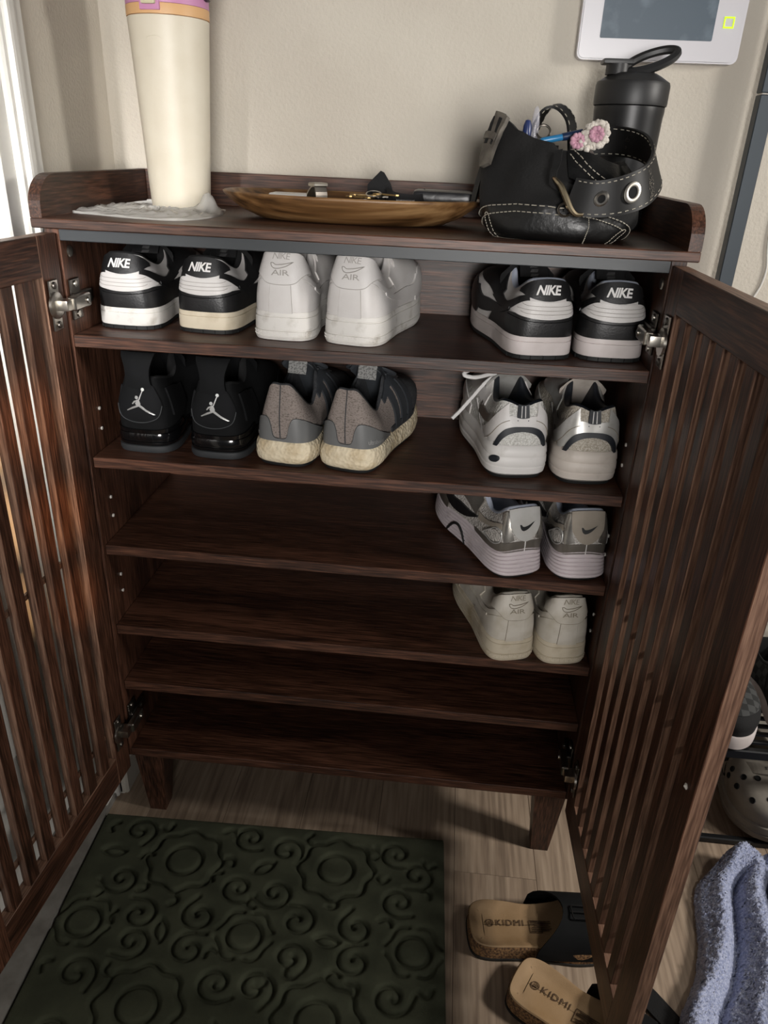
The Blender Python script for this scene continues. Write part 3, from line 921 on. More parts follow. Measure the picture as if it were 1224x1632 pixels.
    MB().tube(P, .0026, 6).build('lace_bow', M_CAGED, root, True)
    P = spline([(.0, .40 * L, .126), (.022 * side, .37 * L, .128), (.036 * side, .43 * L, .118), (.020 * side, .48 * L, .114), (.0, .46 * L, .118)], 24)
    MB().tube(P, .0026, 6).build('lace_bow', M_CAGED, root, True)
    return root

M_MESHW = mat('white_mesh', '#d4d3cf', 0.7, c2='#b3b1ab', scale=520, detail=1, lo=.38, hi=.62, bump=0.7, bscale=330, kind='voronoi')
M_MESH_SHADE = mat('shaded_mesh', '#b8b1a6', 0.75, c2='#979082', scale=520, detail=1, lo=.38, hi=.62, bump=0.7, bscale=330, kind='voronoi')
M_SILVL = mat('silver_leather', '#bdbcb9', 0.32, 0.35, c2='#a9a7a2', scale=50)
M_SILVD = mat('pewter_film', '#807a72', 0.3, 0.5, c2='#6b665f', scale=20)
M_NAVY = mat('navy_trim', '#171b22', 0.55)
M_FOAMW = mat('white_foam', '#d6d3d0', 0.5, c2='#9a938a', scale=34, detail=8, lo=.56, hi=.85)
M_FOAM_SHADE = mat('shaded_foam', '#c2b9b0', 0.55, c2='#8d8378', scale=30, detail=8, lo=.5, hi=.85)
def retro(x, y, z, yaw, side, label, white, L=.245):
    root = shoe_root('trainer', x, y, z, yaw)
    tag(root, label, 'shoe', 'silver mesh trainers on the second shelf')
    mesh, lea, foam = (M_MESHW, M_WHL, M_FOAMW) if white else (M_MESH_SHADE, M_SILVL, M_FOAM_SHADE)  # pair in lit and shaded copies: shade put into the greyer colours
    S = Shoe(root, side, L=L, W=.088, z0=.0470, zt=(.101, .107, .108, .100, .096, .104, .122, .118, .108, .096, .090), spring=.010,
             tx=(0, .20, .32, .36, .34, .29, .22, .175, .15, .10, .02), bulge=(.0015, .002, .003, .003, .003, .003, .004, .006, .007, .008, .008))
    S.sole([(-.006, .0, .7), (.000, .0005, .8), (.0020, .0050, .9), (.001, .0070, .9)], M_SOLEK, 'outsole')
    S.sole([(.001, .0055, .9), (.0050, .0085, .9), (.0062, .0165, .95), (.0048, .0185, .95), (.0066, .0215, .95), (.0062, .0300, 1), (.0048, .0330, 1), (.0058, .0360, 1), (.0046, .0450, 1), (.0008, .0490, 1), (-.003, .0495, 1)], foam, 'midsole')
    # dark oval window in the midsole
    s0 = -1.55
    p, nn = S.S(s0, 0), S.nrm(s0)
    if white:
        T = Matrix.Translation((p[0] + nn[0] * .0055, p[1] + nn[1] * .0055, .0290)) @ Matrix.Rotation(math.atan2(nn[1], nn[0]), 4, 'Z') @ Matrix.Rotation(.25, 4, 'X') @ Matrix.Rotation(PI / 2, 4, 'Y') @ Matrix.Diagonal((.62, 1.0, 1, 1))
        MB().lathe([(.0, -.002), (.0085, -.002), (.0085, .0006), (.0068, .0016), (.0, .0012)], n=20, mtx=T).build('midsole_window', M_NAVY, root, True)
    S.upper(mesh)
    S.lining(M_NAVY, .06, .009, 'collar')
    # arch: pale leather frame, dark arch, mesh panel inside
    S.panel([(-2.7, -.02), (-1.7, .12), (-.9, .42), (0, .52), (.9, .42), (1.7, .12), (2.7, -.02)], [(-2.7, .20), (-1.9, .42), (-1.0, .70), (0, .74), (1.0, .70), (1.9, .42), (2.7, .20)], lea, 'heel_overlay', .0020, n=32)
    S.panel([(-1.55, -.02), (-1.1, .20), (-.6, .34), (0, .40), (.6, .34), (1.1, .20), (1.55, -.02)], [(-1.95, -.02), (-1.35, .32), (-.72, .47), (0, .525), (.72, .47), (1.35, .32), (1.95, -.02)], M_NAVY, 'heel_arch', .0032, n=32)
    for q in (-1, 1):
        S.panel([(q * .85, .62), (q * 1.5, .50), (q * 2.3, .22), (q * 3.4, .0)], [(q * 1.15, .98), (q * 2.0, .72), (q * 2.9, .46), (q * 3.9, .22)], lea, 'side_overlay', .0024, n=16)
        S.line([(q * .85, .62), (q * 1.5, .50), (q * 2.3, .22), (q * 3.4, .0)], M_WSEAMD, 'stitching', .0005, .0026)
        S.panel([(q * 2.5, .52), (q * 3.6, .42), (q * 5.2, .30)], [(q * 2.4, .72), (q * 3.6, .64), (q * 5.2, .60)], M_SILVD, 'side_flash', .0020)
        S.panel([(q * 4.7, .55), (q * 6.2, .50), (q * 7.6, .60), (q * 9.0, .80)], [(q * 4.7, .95), (q * 6, 1.0), (q * 7.6, 1.0), (q * 9.2, 1.0)], lea, 'eyestay', .0020)
        S.panel([(q * 6.4, -.02), (q * 8, -.02), (q * 9, -.02), (q * 10, -.02)], [(q * 6.2, .20), (q * 7.6, .42), (q * 8.8, .46), (q * 10, .40)], lea, 'toe_guard', .0018)
        for k in range(3):
            S.line([(q * (3.2 + .5 * k), .02), (q * (3.7 + .6 * k), .25), (q * (4.6 + .6 * k), .42)], lea, 'side_rib', .0012, .0010)
        S.poly([(math.cos(a) * .0008, math.sin(a) * .0008) for a in np.linspace(0, 2 * PI, 8, endpoint=False)], q * .35, .66, M_NAVY, 'eyelet_dot', .0026)
    S.panel([(-.42, .72), (0, .72), (.42, .72)], [(-.42, 1.04), (0, 1.04), (.42, 1.04)], M_NAVY, 'heel_stripe_tab', .0032, n=5)
    for q in (-.14, .14):
        S.line([(q, .74), (q, 1.02)], M_TXTW, 'tab_stripe', .0007, .0034, 6)
    S.tongue(M_SILVL if white else M_FOAM_SHADE, .130, .38)
    S.laces(M_TXTW, 4)
    if white:
        P = spline([(-.010, .44 * L, .124), (-.030, .40 * L, .134), (-.060, .36 * L, .132), (-.072, .33 * L, .126), (-.056, .33 * L, .122), (-.030, .38 * L, .124), (-.008, .44 * L, .122)], 40)
        MB().tube(P, .0030, 7).build('lace_loop', M_TXTW, root, True)
        P = spline([(-.010, .44 * L, .124), (-.034, .40 * L, .112), (-.056, .36 * L, .090), (-.072, .34 * L, .072), (-.084, .33 * L, .060)], 24)
        MB().tube(P, .0028, 7).build('lace_end', M_TXTW, root, True)
    return root

M_MESHS = mat('pale_mesh', '#bdb9b4', 0.7, c2='#96908a', scale=520, detail=1, lo=.4, hi=.62, bump=0.6, bscale=330, kind='voronoi')
M_SILVS = mat('bright_silver', '#b5b1aa', 0.25, 0.8, c2='#8f8b84', scale=40)
M_FELT = mat('pale_grey_suede', '#b4b3b0', 0.8, c2='#a9a7a2', scale=40)
M_TAUPE = mat('taupe_suede', '#958c80', 0.8, c2='#8a8175', scale=40)
M_FOAML = mat('lilac_white_foam', '#cdc3c6', 0.5, c2='#a89d9b', scale=30, detail=8, lo=.52, hi=.9)
def chunky(x, y, z, yaw, side, label, tab, L=.25):
    root = shoe_root('trainer', x, y, z, yaw)
    tag(root, label, 'shoe', 'silver trainers on the third shelf')
    S = Shoe(root, side, L=L, W=.080, z0=.0400, zt=(.108, .107, .102, .089, .084, .094, .112, .108, .100, .092, .088), spring=.012,
             tx=(0, .24, .32, .34, .31, .27, .21, .175, .15, .10, .02), bulge=(.003, .003, .003, .003, .003, .003, .004, .006, .007, .008, .008))
    S.sole([(-.006, .0, .7), (-.001, .0005, .8), (.0010, .0040, .9), (.000, .0050, .9)], M_SOLEK, 'outsole')
    rows = [(.000, .0045, .9), (.0040, .0065, .9)]
    wv = lambda s: .006 * np.exp(-(((s + 10) % 20 - 10) / 1.5) ** 2) + .002 * np.cos(s * 1.3)
    for k in range(6):
        z0 = .009 + k * .0052
        rows += [(.0062 - .0006 * k, z0, .92, lambda s, k=k: wv(s) * k / 6), (.0062 - .0006 * k, z0 + .0036, .92, lambda s, k=k: wv(s) * k / 6), (.0040 - .0006 * k, z0 + .0044, .95, lambda s, k=k: wv(s) * k / 6)]
    rows += [(.0026, .0405, 1, wv), (.000, .0430, 1, wv), (-.003, .0430, 1, wv)]
    S.sole(rows, M_FOAML, 'midsole', ns=120)
    S.upper(M_MESHS)
    S.lining(M_LINE, .06, .009, 'collar')
    S.panel([(-4.6, -.02), (-2.4, .02), (0, .05), (2.4, .02), (4.6, -.02)], [(-4.6, .16), (-2.4, .24), (0, .30), (2.4, .24), (4.6, .16)], M_SILVD, 'heel_cup', .0018)
    S.panel([(-1.05, .62), (-.6, .40), (0, .30), (.6, .40), (1.05, .62)], [(-1.3, .99), (-.6, 1.0), (0, 1.0), (.6, 1.0), (1.3, .99)], tab, 'heel_tab', .0034, n=16, nh=8)
    S.line([(0, .05), (0, .30)], M_TXTW, 'back_seam', .0007, .0024)
    for q in (-1, 1):
        S.panel([(q * .75, .34), (q * 1.15, .30), (q * 1.5, .28)], [(q * 1.35, .96), (q * 1.65, .95), (q * 1.95, .92)], M_SILVS, 'silver_strip', .0032, n=5, nh=10)
        S.panel([(q * 1.9, .30), (q * 2.7, .24), (q * 3.5, .34)], [(q * 1.9, .40), (q * 2.7, .58), (q * 3.5, .40)], M_MESHS, 'side_window', .0022)
        S.line([(q * 1.8, .36), (q * 2.0, .26), (q * 2.7, .20), (q * 3.6, .32), (q * 3.3, .48), (q * 2.6, .62), (q * 1.9, .52), (q * 1.8, .36)], M_SILVL, 'window_rim', .0012, .0020, 30)
        S.panel([(q * 1.9, .56), (q * 3, .62), (q * 4.4, .50)], [(q * 2.0, .70), (q * 3, .74), (q * 4.6, .66)], M_TAUPE, 'side_overlay', .0022)
        S.panel([(q * 4.7, .50), (q * 6.2, .50), (q * 7.6, .60), (q * 9.0, .80)], [(q * 4.7, .95), (q * 6, 1.0), (q * 7.6, 1.0), (q * 9.2, 1.0)], M_SILVS, 'eyestay', .0022)
        S.panel([(q * 4.6, .46), (q * 5.4, .20), (q * 6.2, .12), (q * 6.9, .2), (q * 7.5, .46)], [(q * 4.6, .52), (q * 5.4, .38), (q * 6.2, .34), (q * 6.8, .36), (q * 7.45, .52)], M_BLK, 'side_stripe', .0034)
        S.panel([(q * 7.0, -.02), (q * 8, -.02), (q * 9, -.02), (q * 10, -.02)], [(q * 6.8, .20), (q * 7.6, .50), (q * 8.8, .54), (q * 10, .46)], M_SILVD, 'toe_guard', .0022)
        # dark framed arch cut in the midsole
        a, n1 = S.ev(S.P, np.array([q * 5.2, q * 5.55, q * 5.9, q * 6.3, q * 6.7])), S.nrm(np.array([q * 5.2, q * 5.55, q * 5.9, q * 6.3, q * 6.7]))
        zz = np.array([.008, .024, .031, .026, .010])
        P = np.concatenate([a + n1 * .0056, zz[:, None]], 1)
        MB().tube(spline(P, 20), .0022, 6).build('arch_trim', M_SOLEK, root, True)
    S.poly(tick(.022, .016), .06, .64, M_SOLEK, 'heel_emblem', .0042)
    S.tongue(M_FELT, .118, .36)
    S.laces(M_SILVL, 4)
    return root

zs = {k: v for k, v in SH.items()}
GA = 'plain white sneakers on the top shelf'
dunk(-.321, .050, zs[1], -3, -1, 'black and white sneaker at the left end of the top shelf, beside the hinge', M_SOLEW)
dunk(-.213, .054, zs[1], -5, 1, 'black and white sneaker with yellowed heel sole, touching the clean white sneaker', M_SOLEY)
airforce(-.103, .040, zs[1], -3, -1, 'white leather sneaker between the yellowed black sneaker and its own mate', False, GA)
airforce(-.011, .036, zs[1], -11, 1, 'white leather sneaker turned to show its right side, rightmost of the white top shelf pair', False, GA)
dunk(.241, .024, zs[1], 13, -1, 'black and white sneaker turned to show its left side with the white lens patch', M_SOLEC)
dunk(.329, .034, zs[1], 3, 1, 'black and white sneaker seen square from behind next to the right hinge', M_SOLEC)
basketball(-.309, .040, zs[2], -2, -1, 'all black sneaker with silver emblem at the left end of the second shelf')
basketball(-.201, .036, zs[2], -2, 1, 'all black sneaker with silver emblem beside the grey running shoes')
runner(-.104, .026, zs[2], -9, -1, 'grey knit running shoe with cream foam sole beside the all black pair')
runner(-.012, .022, zs[2], -12, 1, 'grey knit running shoe turned to show its striped right side, rightmost of the pair')
retro(.230, .044, zs[2], 10, -1, 'bright white and silver mesh trainer with a loose lace loop', True)
retro(.325, .040, zs[2], 5, 1, 'silver mesh trainer with shade painted into its colours beside the right side panel', False)
chunky(.249, .014, zs[3], 25, -1, 'silver trainer with pale grey heel tab turned to show its left side', M_FELT)
chunky(.336, .018, zs[3], 11, 1, 'silver trainer with taupe heel tab beside the right side panel', M_TAUPE)
GB = 'worn white sneakers on the fourth shelf'
airforce(.253, .010, zs[4], 15, -1, 'worn yellowed white sneaker turned to show its left side on the fourth shelf', True, GB)
airforce(.331, .012, zs[4], 10, 1, 'worn yellowed white sneaker closest to the right door on the fourth shelf', True, GB)

# ---------------------------------------------------------------- things on the wall
def rounded(x0, x1, z0, z1, r, n=6):
    P = []
    for cx, cz, a0 in ((x1 - r, z1 - r, 0), (x0 + r, z1 - r, PI / 2), (x0 + r, z0 + r, PI), (x1 - r, z0 + r, 1.5 * PI)):
        for k in range(n + 1):
            a = a0 + k / n * PI / 2
            P.append((cx + r * math.cos(a), cz + r * math.sin(a)))
    return P
XZ = lambda y: Matrix(((1, 0, 0, 0), (0, 0, -1, y), (0, 1, 0, 0), (0, 0, 0, 1)))   # prism drawn in x/z, extruded towards -y
M_BEZEL = mat('white_gloss_plastic', '#cfcdd2', 0.3)
M_LCD = mat('screen_glass', '#56626d', 0.4, c2='#7b8894', scale=26, detail=8, lo=.52, hi=.85, spec=.25)
M_GREEN = mat('green_light', '#b6e010', 0.4, emit=0.9)
sc = empty('control_screen', (0.384, WY, 1.2535))
tag(sc, 'white framed touch control screen mounted on the back wall above the black shaker bottle', 'screen')
ox, oz = -0.384, -1.2535
mb = MB()
mb.prism(rounded(.2715 + ox, .4975 + ox, 0, .158, .009), 0.0, 0.020, XZ(0))
mb.prism(rounded(.2735 + ox, .4955 + ox, .002, .156, .008), 0.020, 0.0225, XZ(0))
mb.build('frame', M_BEZEL, sc, True, 25)
MB().prism(rounded(.3005 + ox, .4565 + ox, .0270, .132, .002), 0.0222, 0.0229, XZ(0)).build('display', M_LCD, sc)
mb = MB()
for a in ((.468, .4825, 1.2965, 1.2985), (.468, .4825, 1.3085, 1.3105), (.468, .470, 1.2985, 1.3085), (.4805, .4825, 1.2985, 1.3085)):
    mb.box(a[0] + ox, a[1] + ox, -.0236, -.0222, a[2] + oz, a[3] + oz, .0004)
mb.build('home_button', M_GREEN, sc)
M_POST = mat('slate_metal', '#3f464c', 0.45, 0.3)
po = empty('metal_post', (.545, .329, 0))
tag(po, 'slate grey metal upright post with a joint, standing against the back wall', 'post')
MB().box(-.011, .011, -.011, .011, 0, 1.2165, .0012).build('lower_tube', M_POST, po)
MB().box(-.011, .011, -.011, .011, 1.2185, 2.1, .0012).build('upper_tube', M_POST, po)
MB().box(-.009, .009, -.009, .009, 1.215, 1.220).build('joint', M_STEEL, po)
MB().box(-.016, .016, -.016, .016, 0, .004, .001).build('foot', M_POST, po)
tag(MB().tube(spline([(.640, WY - .003, 2.0), (.612, WY - .003, 1.30), (.607, WY - .003, 1.05), (.616, WY - .003, .975), (.608, WY - .003, .935), (.585, WY - .003, .90), (.580, WY - .003, .70), (.60, WY - .003, .30), (.60, WY - .003, .05)], 70), .0017, 8).build('cable', mat('white_cable', '#d9d7d1', .5), None, True),
    'thin white cable hanging down the back wall to the right of the metal post', 'cable')

# ---------------------------------------------------------------- plastic bag and tumbler
M_FILM = mat('clear_film', '#f0eee8', 0.25, alpha=.42, bump=0.2, bscale=60)
def pouch():
    c = np.array([-.293, .145])
    poly = [(-.389, .074), (-.35, .058), (-.30, .038), (-.257, .030), (-.228, .036), (-.210, .075), (-.206, .13), (-.215, .19), (-.235, .235), (-.29, .265), (-.345, .250), (-.372, .205), (-.392, .165), (-.386, .12)]
    B = spline(poly, 90, True)
    rows = []
    for r in np.linspace(0.02, 1, 34):
        p = c + (B - c) * r
        d = np.hypot(p[:, 0] + .286, p[:, 1] - .21)
        th = np.arctan2(p[:, 1] - c[1], p[:, 0] - c[0])
        w = np.abs(np.sin(th * 5 + r * 9 + 2 * np.sin(r * 7))) ** 3 * .0035 + np.abs(np.sin(th * 9 - r * 11)) ** 6 * .002
        pk = .024 * np.exp(-(((p[:, 0] + .226) / .013) ** 2 + ((p[:, 1] - .150) / .016) ** 2))
        h = .0012 + (w + .003 + pk) * np.clip((d - .047) / .02, 0, 1) * (1 - r ** 10 * .7)
        rows.append(np.stack([p[:, 0], p[:, 1], ZT + h], 1))
    low = rows[-1].copy()
    low[:, 2] = ZT + .0004
    rows.append(low)
    root = empty('plastic_pouch', (c[0], c[1], ZT))
    tag(root, 'crumpled clear plastic pouch lying flat under the cream tumbler', 'pouch')
    G = np.stack(rows, 1) - np.array([c[0], c[1], ZT])
    MB().grid(G, cu=True).build('film', M_FILM, root, True, 60)
    M_ZIP = mat('zip_white', '#e2e0dc', 0.4, alpha=.8)
    MB().tube(spline([(-.372, .215, .0035), (-.345, .240, .007), (-.32, .256, .0035)] - np.array([c[0], c[1], 0]), 14), .0020, 6).build('zip_seal', M_ZIP, root, True)
    MB().box(-.006, .006, -.003, .003, 0, .006, .001).build('zip_slider', M_ZIP, root).location = (-.052, .098, .004)
pouch()

tu = empty('tumbler', (-.286, .21, ZT + .0016))
tag(tu, 'tall cream tumbler with a pink lid standing on the clear plastic pouch', 'tumbler')
M_CREAM = mat('cream_powder_coat', '#ded6c4', 0.42, c2='#dad1be', scale=30, bump=.12, bscale=900)
M_PINK = mat('pink_plastic', '#c98cb4', 0.45)
M_PEACH = mat('peach_plastic', '#dcae7c', 0.45)
M_PLUM = mat('plum_plastic', '#3a2a38', 0.45)
M_STRAPC = mat('cream_latch', '#cfc9a8', 0.5)
MB().lathe([(0, 0), (.039, 0), (.0410, .0015), (.0418, .006), (.0475, .120), (.0525, .220), (.0535, .2335), (.052, .2345), (0, .2345)], n=64).build('body', M_CREAM, tu, True)
MB().lathe([(.0515, .2345), (.0538, .2348), (.0540, .2460), (.0538, .2466), (.050, .2466)], n=64).build('band', M_PEACH, tu, True)
MB().lathe([(.0525, .2466), (.0539, .2470), (.0535, .280), (.049, .292), (.030, .300), (0, .302)], n=64).build('lid', M_PINK, tu, True)
def around(a, r, z):
    return Matrix.Translation((r * math.cos(a), r * math.sin(a), z)) @ Matrix.Rotation(a, 4, 'Z')
A0 = math.radians(-95)
MB().box(-.003, .0022, -.0135, .0135, -.024, .030, .002, around(A0, .0535, .262), 2).build('latch_seat', M_PINK, tu, True)
MB().box(-.002, .0040, -.0095, .0095, -.018, .040, .0025, around(A0, .0560, .262), 2).build('latch', M_STRAPC, tu, True)
for s in (-1, 1):
    T = around(A0 + s * PI / 2, .0535, .268)
    MB().lathe([(0, -.002), (.013, -.002), (.0135, .004), (.011, .0062), (0, .0062)], n=24, mtx=T @ Matrix.Rotation(PI / 2, 4, 'Y')).build('handle_pivot', M_PLUM, tu, True)
    MB().lathe([(0, .005), (.0075, .0062), (.006, .0075), (0, .0078)], n=20, mtx=T @ Matrix.Rotation(PI / 2, 4, 'Y') @ Matrix.Diagonal((1.5, 1, 1, 1))).build('pivot_cap', M_STRAPC, tu, True)
H = [(.058 * math.cos(t), 0, .268 + .062 * math.sin(t)) for t in np.linspace(0, PI, 30)]
Rz = Matrix.Rotation(A0 + PI / 2, 4, 'Z')
MB().tube([Rz @ Vector(p) for p in H], .0055, 10).build('handle', M_PLUM, tu, True)
# faint embossed arc below the rim
E_ = []
for t in np.linspace(PI * .05, PI * .95, 16):
    a = A0 + .02 + .30 * math.cos(t)
    z = .200 + .011 * math.sin(t)
    r = .0517 - (.2335 - z) * .055 + .0012
    E_.append((r * math.cos(a), r * math.sin(a), z))
MB().tube(E_, [.0002 + .0006 * math.sin(PI * k / 15) for k in range(16)], 6).build('embossed_arc', M_CREAM, tu, True)

# ---------------------------------------------------------------- wooden tray and what lies in it
def acacia():
    return wood('acacia', 0, '#3e2915', '#6f4f2f', '#9a7850', fine=90, coarse=24, rough=.42)
TC = np.array([-.027, .155])
def tray_ring(f, z, n=80):
    out = []
    for k in range(n):
        t = 2 * PI * k / n
        c, s = math.cos(t), math.sin(t)
        x = .176 * math.copysign(abs(c) ** .84, c) * f
        y = .088 * math.copysign(abs(s) ** .80, s) * (f if f > .9 else f * (1.0 - .15 * (1 - f)))
        out.append((x, y, z + .0016 * (abs(x) / .176) ** 3))
    return out
tr = empty('wooden_tray', (TC[0], TC[1], ZT))
tag(tr, 'long shallow boat shaped acacia wood tray in the middle of the cabinet top', 'tray')
G = np.array([tray_ring(f, z) for f, z in ((.02, 0), (.60, 0), (.72, .0018), (.86, .012), (.95, .0225), (.995, .0300), (1.0, .0325), (.985, .0340), (.965, .0325), (.90, .0220), (.80, .0130), (.62, .0085), (.02, .0080))])
MB().grid(np.swapaxes(G, 0, 1), cu=True).build('bowl', acacia(), tr, True, 60)
ZB = ZT + .0088
def put(name, mb, m, label, cat, smooth=True, group=None):
    return tag(mb.build(name, m, None, smooth), label, cat, group)
M_WPL = mat('white_plastic', '#dedcd8', .3)
e = empty('earbud_case', (-.112, .158, ZB + .0008))
tag(e, 'small white rounded case lying in the tray left of the watch', 'case')
MB().box(-.027, .027, -.020, .020, 0, .0165, .007, seg=4).build('case_body', M_WPL, e, True)
MB().box(-.0268, .0268, -.0198, .0198, .0168, .0232, .0030, seg=3).build('case_lid', M_WPL, e, True)
w = empty('wristwatch', (-.074, .140, ZB + .002), math.radians(-48))
tag(w, 'silver wristwatch standing on its curved metal band beside the white case', 'watch')
arc = spline([(-.014, 0, .001), (-.012, 0, .013), (-.006, 0, .024), (.003, 0, .0315), (.010, 0, .0335)], 12)
MB().ribbon(arc, [(0, .020, 0)] * 12, [(-1, 0, .5)] * 12, .0022).build('band', M_STEEL, w)
MB().ribbon(spline([(.010, 0, .0330), (.0135, 0, .022), (.0125, 0, .010), (.006, 0, .002)], 10), [(0, .018, 0)] * 10, [(1, 0, .2)] * 10, .0022).build('band', M_STEELD, w)
MB().box(-.003, .0135, -.011, .011, .0325, .0375, .0012).build('clasp', M_STEEL, w)
MB().lathe([(0, 0), (.0150, 0), (.016, .002), (.016, .005), (.0135, .007), (0, .007)], (-.006, .022, 0), 28).build('watch_case', M_STEELD, w, True)
MB().lathe([(0, .0070), (.0125, .0072), (.0115, .0078), (0, .0080)], (-.006, .022, 0), 28).build('dial', M_BLK, w, True)
mb = MB()
for k in range(5):
    q = spline([(-.036 + .006 * math.sin(k * 2.1), .135 + .006 * k, ZB + .003), (-.028 + .004 * math.cos(k), .137 + .006 * k, ZB + .014 + .003 * (k % 2)), (-.016, .139 + .005 * k, ZB + .004)], 8)
    mb.ribbon(q, [(.002, .008, .001 * k)] * 8, [(.2, .1, 1)] * 8, .0008)
put('wrapper', mb, M_FILM, 'small crumpled clear wrapper in the tray between watch and keys', 'wrapper')
ky = empty('key_bunch', (.004, .145, ZB + .002))
tag(ky, 'bunch of brass keys on a black fob in the tray', 'keys')
M_BRASS = mat('brass', '#a98d5e', .35, .9)
mb = MB().lathe([(0, 0), (.020, 0), (.022, .003), (.022, .013), (.019, .019), (0, .0205)], n=24)
mb.build('fob', M_BLKG, ky, True)
for k, (a, dx, dz) in enumerate(((2.9, -.006, .0210), (3.05, .0, .0235), (.25, .004, .0222), (-.5, .006, .0255))):
    T = Matrix.Translation((dx, -.004 + .003 * k, dz)) @ Matrix.Rotation(a, 4, 'Z')
    mb = MB()
    mb.prism([(.010 * math.cos(t) * .8, .008 * math.sin(t)) for t in np.linspace(.5, 2 * PI - .5, 14)] + [(.030, -.0028), (.033, -.001), (.033, .0018), (.027, .0028), (.024, .0016), (.021, .003)], 0, .0018, T)
    mb.build('key', M_BRASS if k != 2 else M_STEEL, ky)
MB().tube([(.010 * math.cos(t), -.002 + .010 * math.sin(t), 0.0265 + .003 * math.sin(t)) for t in np.linspace(0, 2 * PI, 24, endpoint=False)], .0009, 6, True).build('key_ring', M_STEEL, ky, True)
M_WEB = mat('black_webbing', '#121214', .8, bump=.4, bscale=900)
ly = empty('lanyard', (.010, .175, ZB + .002))
tag(ly, 'black printed lanyard folded to a peak in the middle of the tray', 'lanyard')
MB().prism([(-.019, .002), (-.0195, .036), (-.012, .044), (-.002, .0540), (.003, .0520), (.013, .038), (.020, .018), (.020, .002)], -.0014, .0014, Matrix(((1, 0, 0, 0), (0, .2, -1, .004), (0, 1, .2, 0), (0, 0, 0, 1)))).build('folded_strap', M_WEB, ly)
q2 = spline([(.010, -.020, .026), (.020, -.036, .023), (.036, -.041, .0205), (.054, -.038, .0205), (.066, -.026, .024), (.060, -.012, .027)], 24)
MB().ribbon(q2, [(0, .004, .016)] * 24, [(.1, -1, .3)] * 24, .0012).build('strap_end', M_WEB, ly)
mb = MB()                                                   # rubbed white print, no longer legible
for k in range(12):
    a = -.012 + .0021 * k
    mb.tube([(.038 + a + c * .0003, -.0428 + 8 * a * a + b * .3, .0190 + b * .95) for b, c in ((-.0026, 0), (.0, (-1) ** k), (.0026, 0))], .0004, 4)
mb.build('strap_print', M_TXTW, ly)
mb = MB().box(.056, .138, .142, .192, ZB + .0160, ZB + .0360, .0098, seg=4)
put('sunglasses_pouch', mb, mat('soft_black_leather', '#121214', .35, c2='#1c1c1f', scale=30, bump=.3, bscale=90), 'flat black leather pouch at the right end of the tray next to the bag', 'pouch')

# ---------------------------------------------------------------- handbag
class Bag(Shoe):
    KEYS = [  # h, centre x, centre y, half width x, half depth y, exponent
        (0.00, .243, .100, .076, .076, 3.2), (.06, .243, .100, .085, .084, 3.0), (.22, .246, .103, .098, .088, 2.7), (.45, .246, .104, .100, .082, 2.5),
        (.70, .244, .106, .095, .068, 2.4), (.90, .242, .108, .086, .058, 2.3), (1.00, .241, .110, .080, .052, 2.3)]
    ROT = math.radians(-10)
    def __init__(self, root, base):
        self.root, self.base, self.side = root, np.array(base), 1
        K = np.array(self.KEYS)
        self.hh = np.linspace(0, 1, 41)
        idx = np.interp(self.hh, K[:, 0], np.arange(len(K)))
        sp = spline(K, 241)
        self.tab = np.stack([np.interp(idx, np.linspace(0, len(K) - 1, 241), sp[:, j]) for j in range(6)], 1)
        self.z0 = 0
    def S(self, s, h):
        s, h = np.broadcast_arrays(np.asarray(s, float), np.asarray(h, float))
        hc = np.clip(h, 0, 1)
        g = lambda j: np.interp(hc, self.hh, self.tab[:, j])
        a = s / 20 * 2 * PI - PI / 2
        c, d = np.cos(a), np.sin(a)
        e = 2 / g(5)
        x = g(3) * np.sign(c) * np.abs(c) ** e
        y = g(4) * np.sign(d) * np.abs(d) ** e
        # soft dents and folds
        fold = .006 * np.sin(s * 1.9 + hc * 5) * np.sin(hc * PI) ** 2 + .004 * np.sin(s * 3.7 - hc * 9) * hc
        x, y = x * (1 + fold * 6), y * (1 + fold * 6)
        X = g(1) + x * math.cos(self.ROT) - y * math.sin(self.ROT)
        Y = g(2) + x * math.sin(self.ROT) + y * math.cos(self.ROT)
        ztop = .112 - .026 * np.clip((X - .190) / .10, 0, 1) ** .8 + .004 * np.sin(s * 1.3) + .022 * np.exp(-((s % 20 - 15.4) / 3.0) ** 2)
        Z = .0008 + hc * ztop + np.maximum(h - 1, 0) * .1
        return np.stack([X, Y, Z], -1) - np.array([self.base[0], self.base[1], 0])
    def nrm(self, s):
        n = self.N(s, .5)[..., :2]
        return n / np.linalg.norm(n, axis=-1, keepdims=True)
M_CANVAS = mat('black_suede', '#080808', .9, c2='#0e0d0d', scale=25, bump=.4, bscale=300)
M_BAGL = mat('black_bag_leather', '#0b0b0b', .36, c2='#131313', scale=22, detail=6, bump=.3, bscale=130)
M_STRAP = mat('black_strap_leather', '#080808', .5, c2='#100f0f', scale=40, spec=.3)
M_STITCH = mat('cream_stitch', '#a8a294', .8)
M_GREYLE = mat('worn_grey_leather', '#6b655c', .7, c2='#4c4741', scale=60, bump=.3, bscale=300)
BX = (.243, .10)
bg_ = empty('handbag', (BX[0], BX[1], ZT))
tag(bg_, 'black leather handbag with cream stitching and a wide buckled strap on the cabinet top', 'handbag')
B = Bag(bg_, BX)
ns = 120
s = np.linspace(0, 20, ns, endpoint=False)[:, None]
G = B.S(s, np.concatenate([np.linspace(0, 1, 22)])[None, :])
low = G[:, :1].copy(); low[..., 0] *= .05; low[..., 1] *= .05
inn = []
for k, dz in ((.93, -.002), (.86, -.012), (.80, -.030), (.05, -.034)):
    T = G[:, -1].copy()
    c = T.mean(0)
    T[:, :2] = c[:2] + (T[:, :2] - c[:2]) * k
    T[:, 2] += dz
    inn.append(T[:, None])
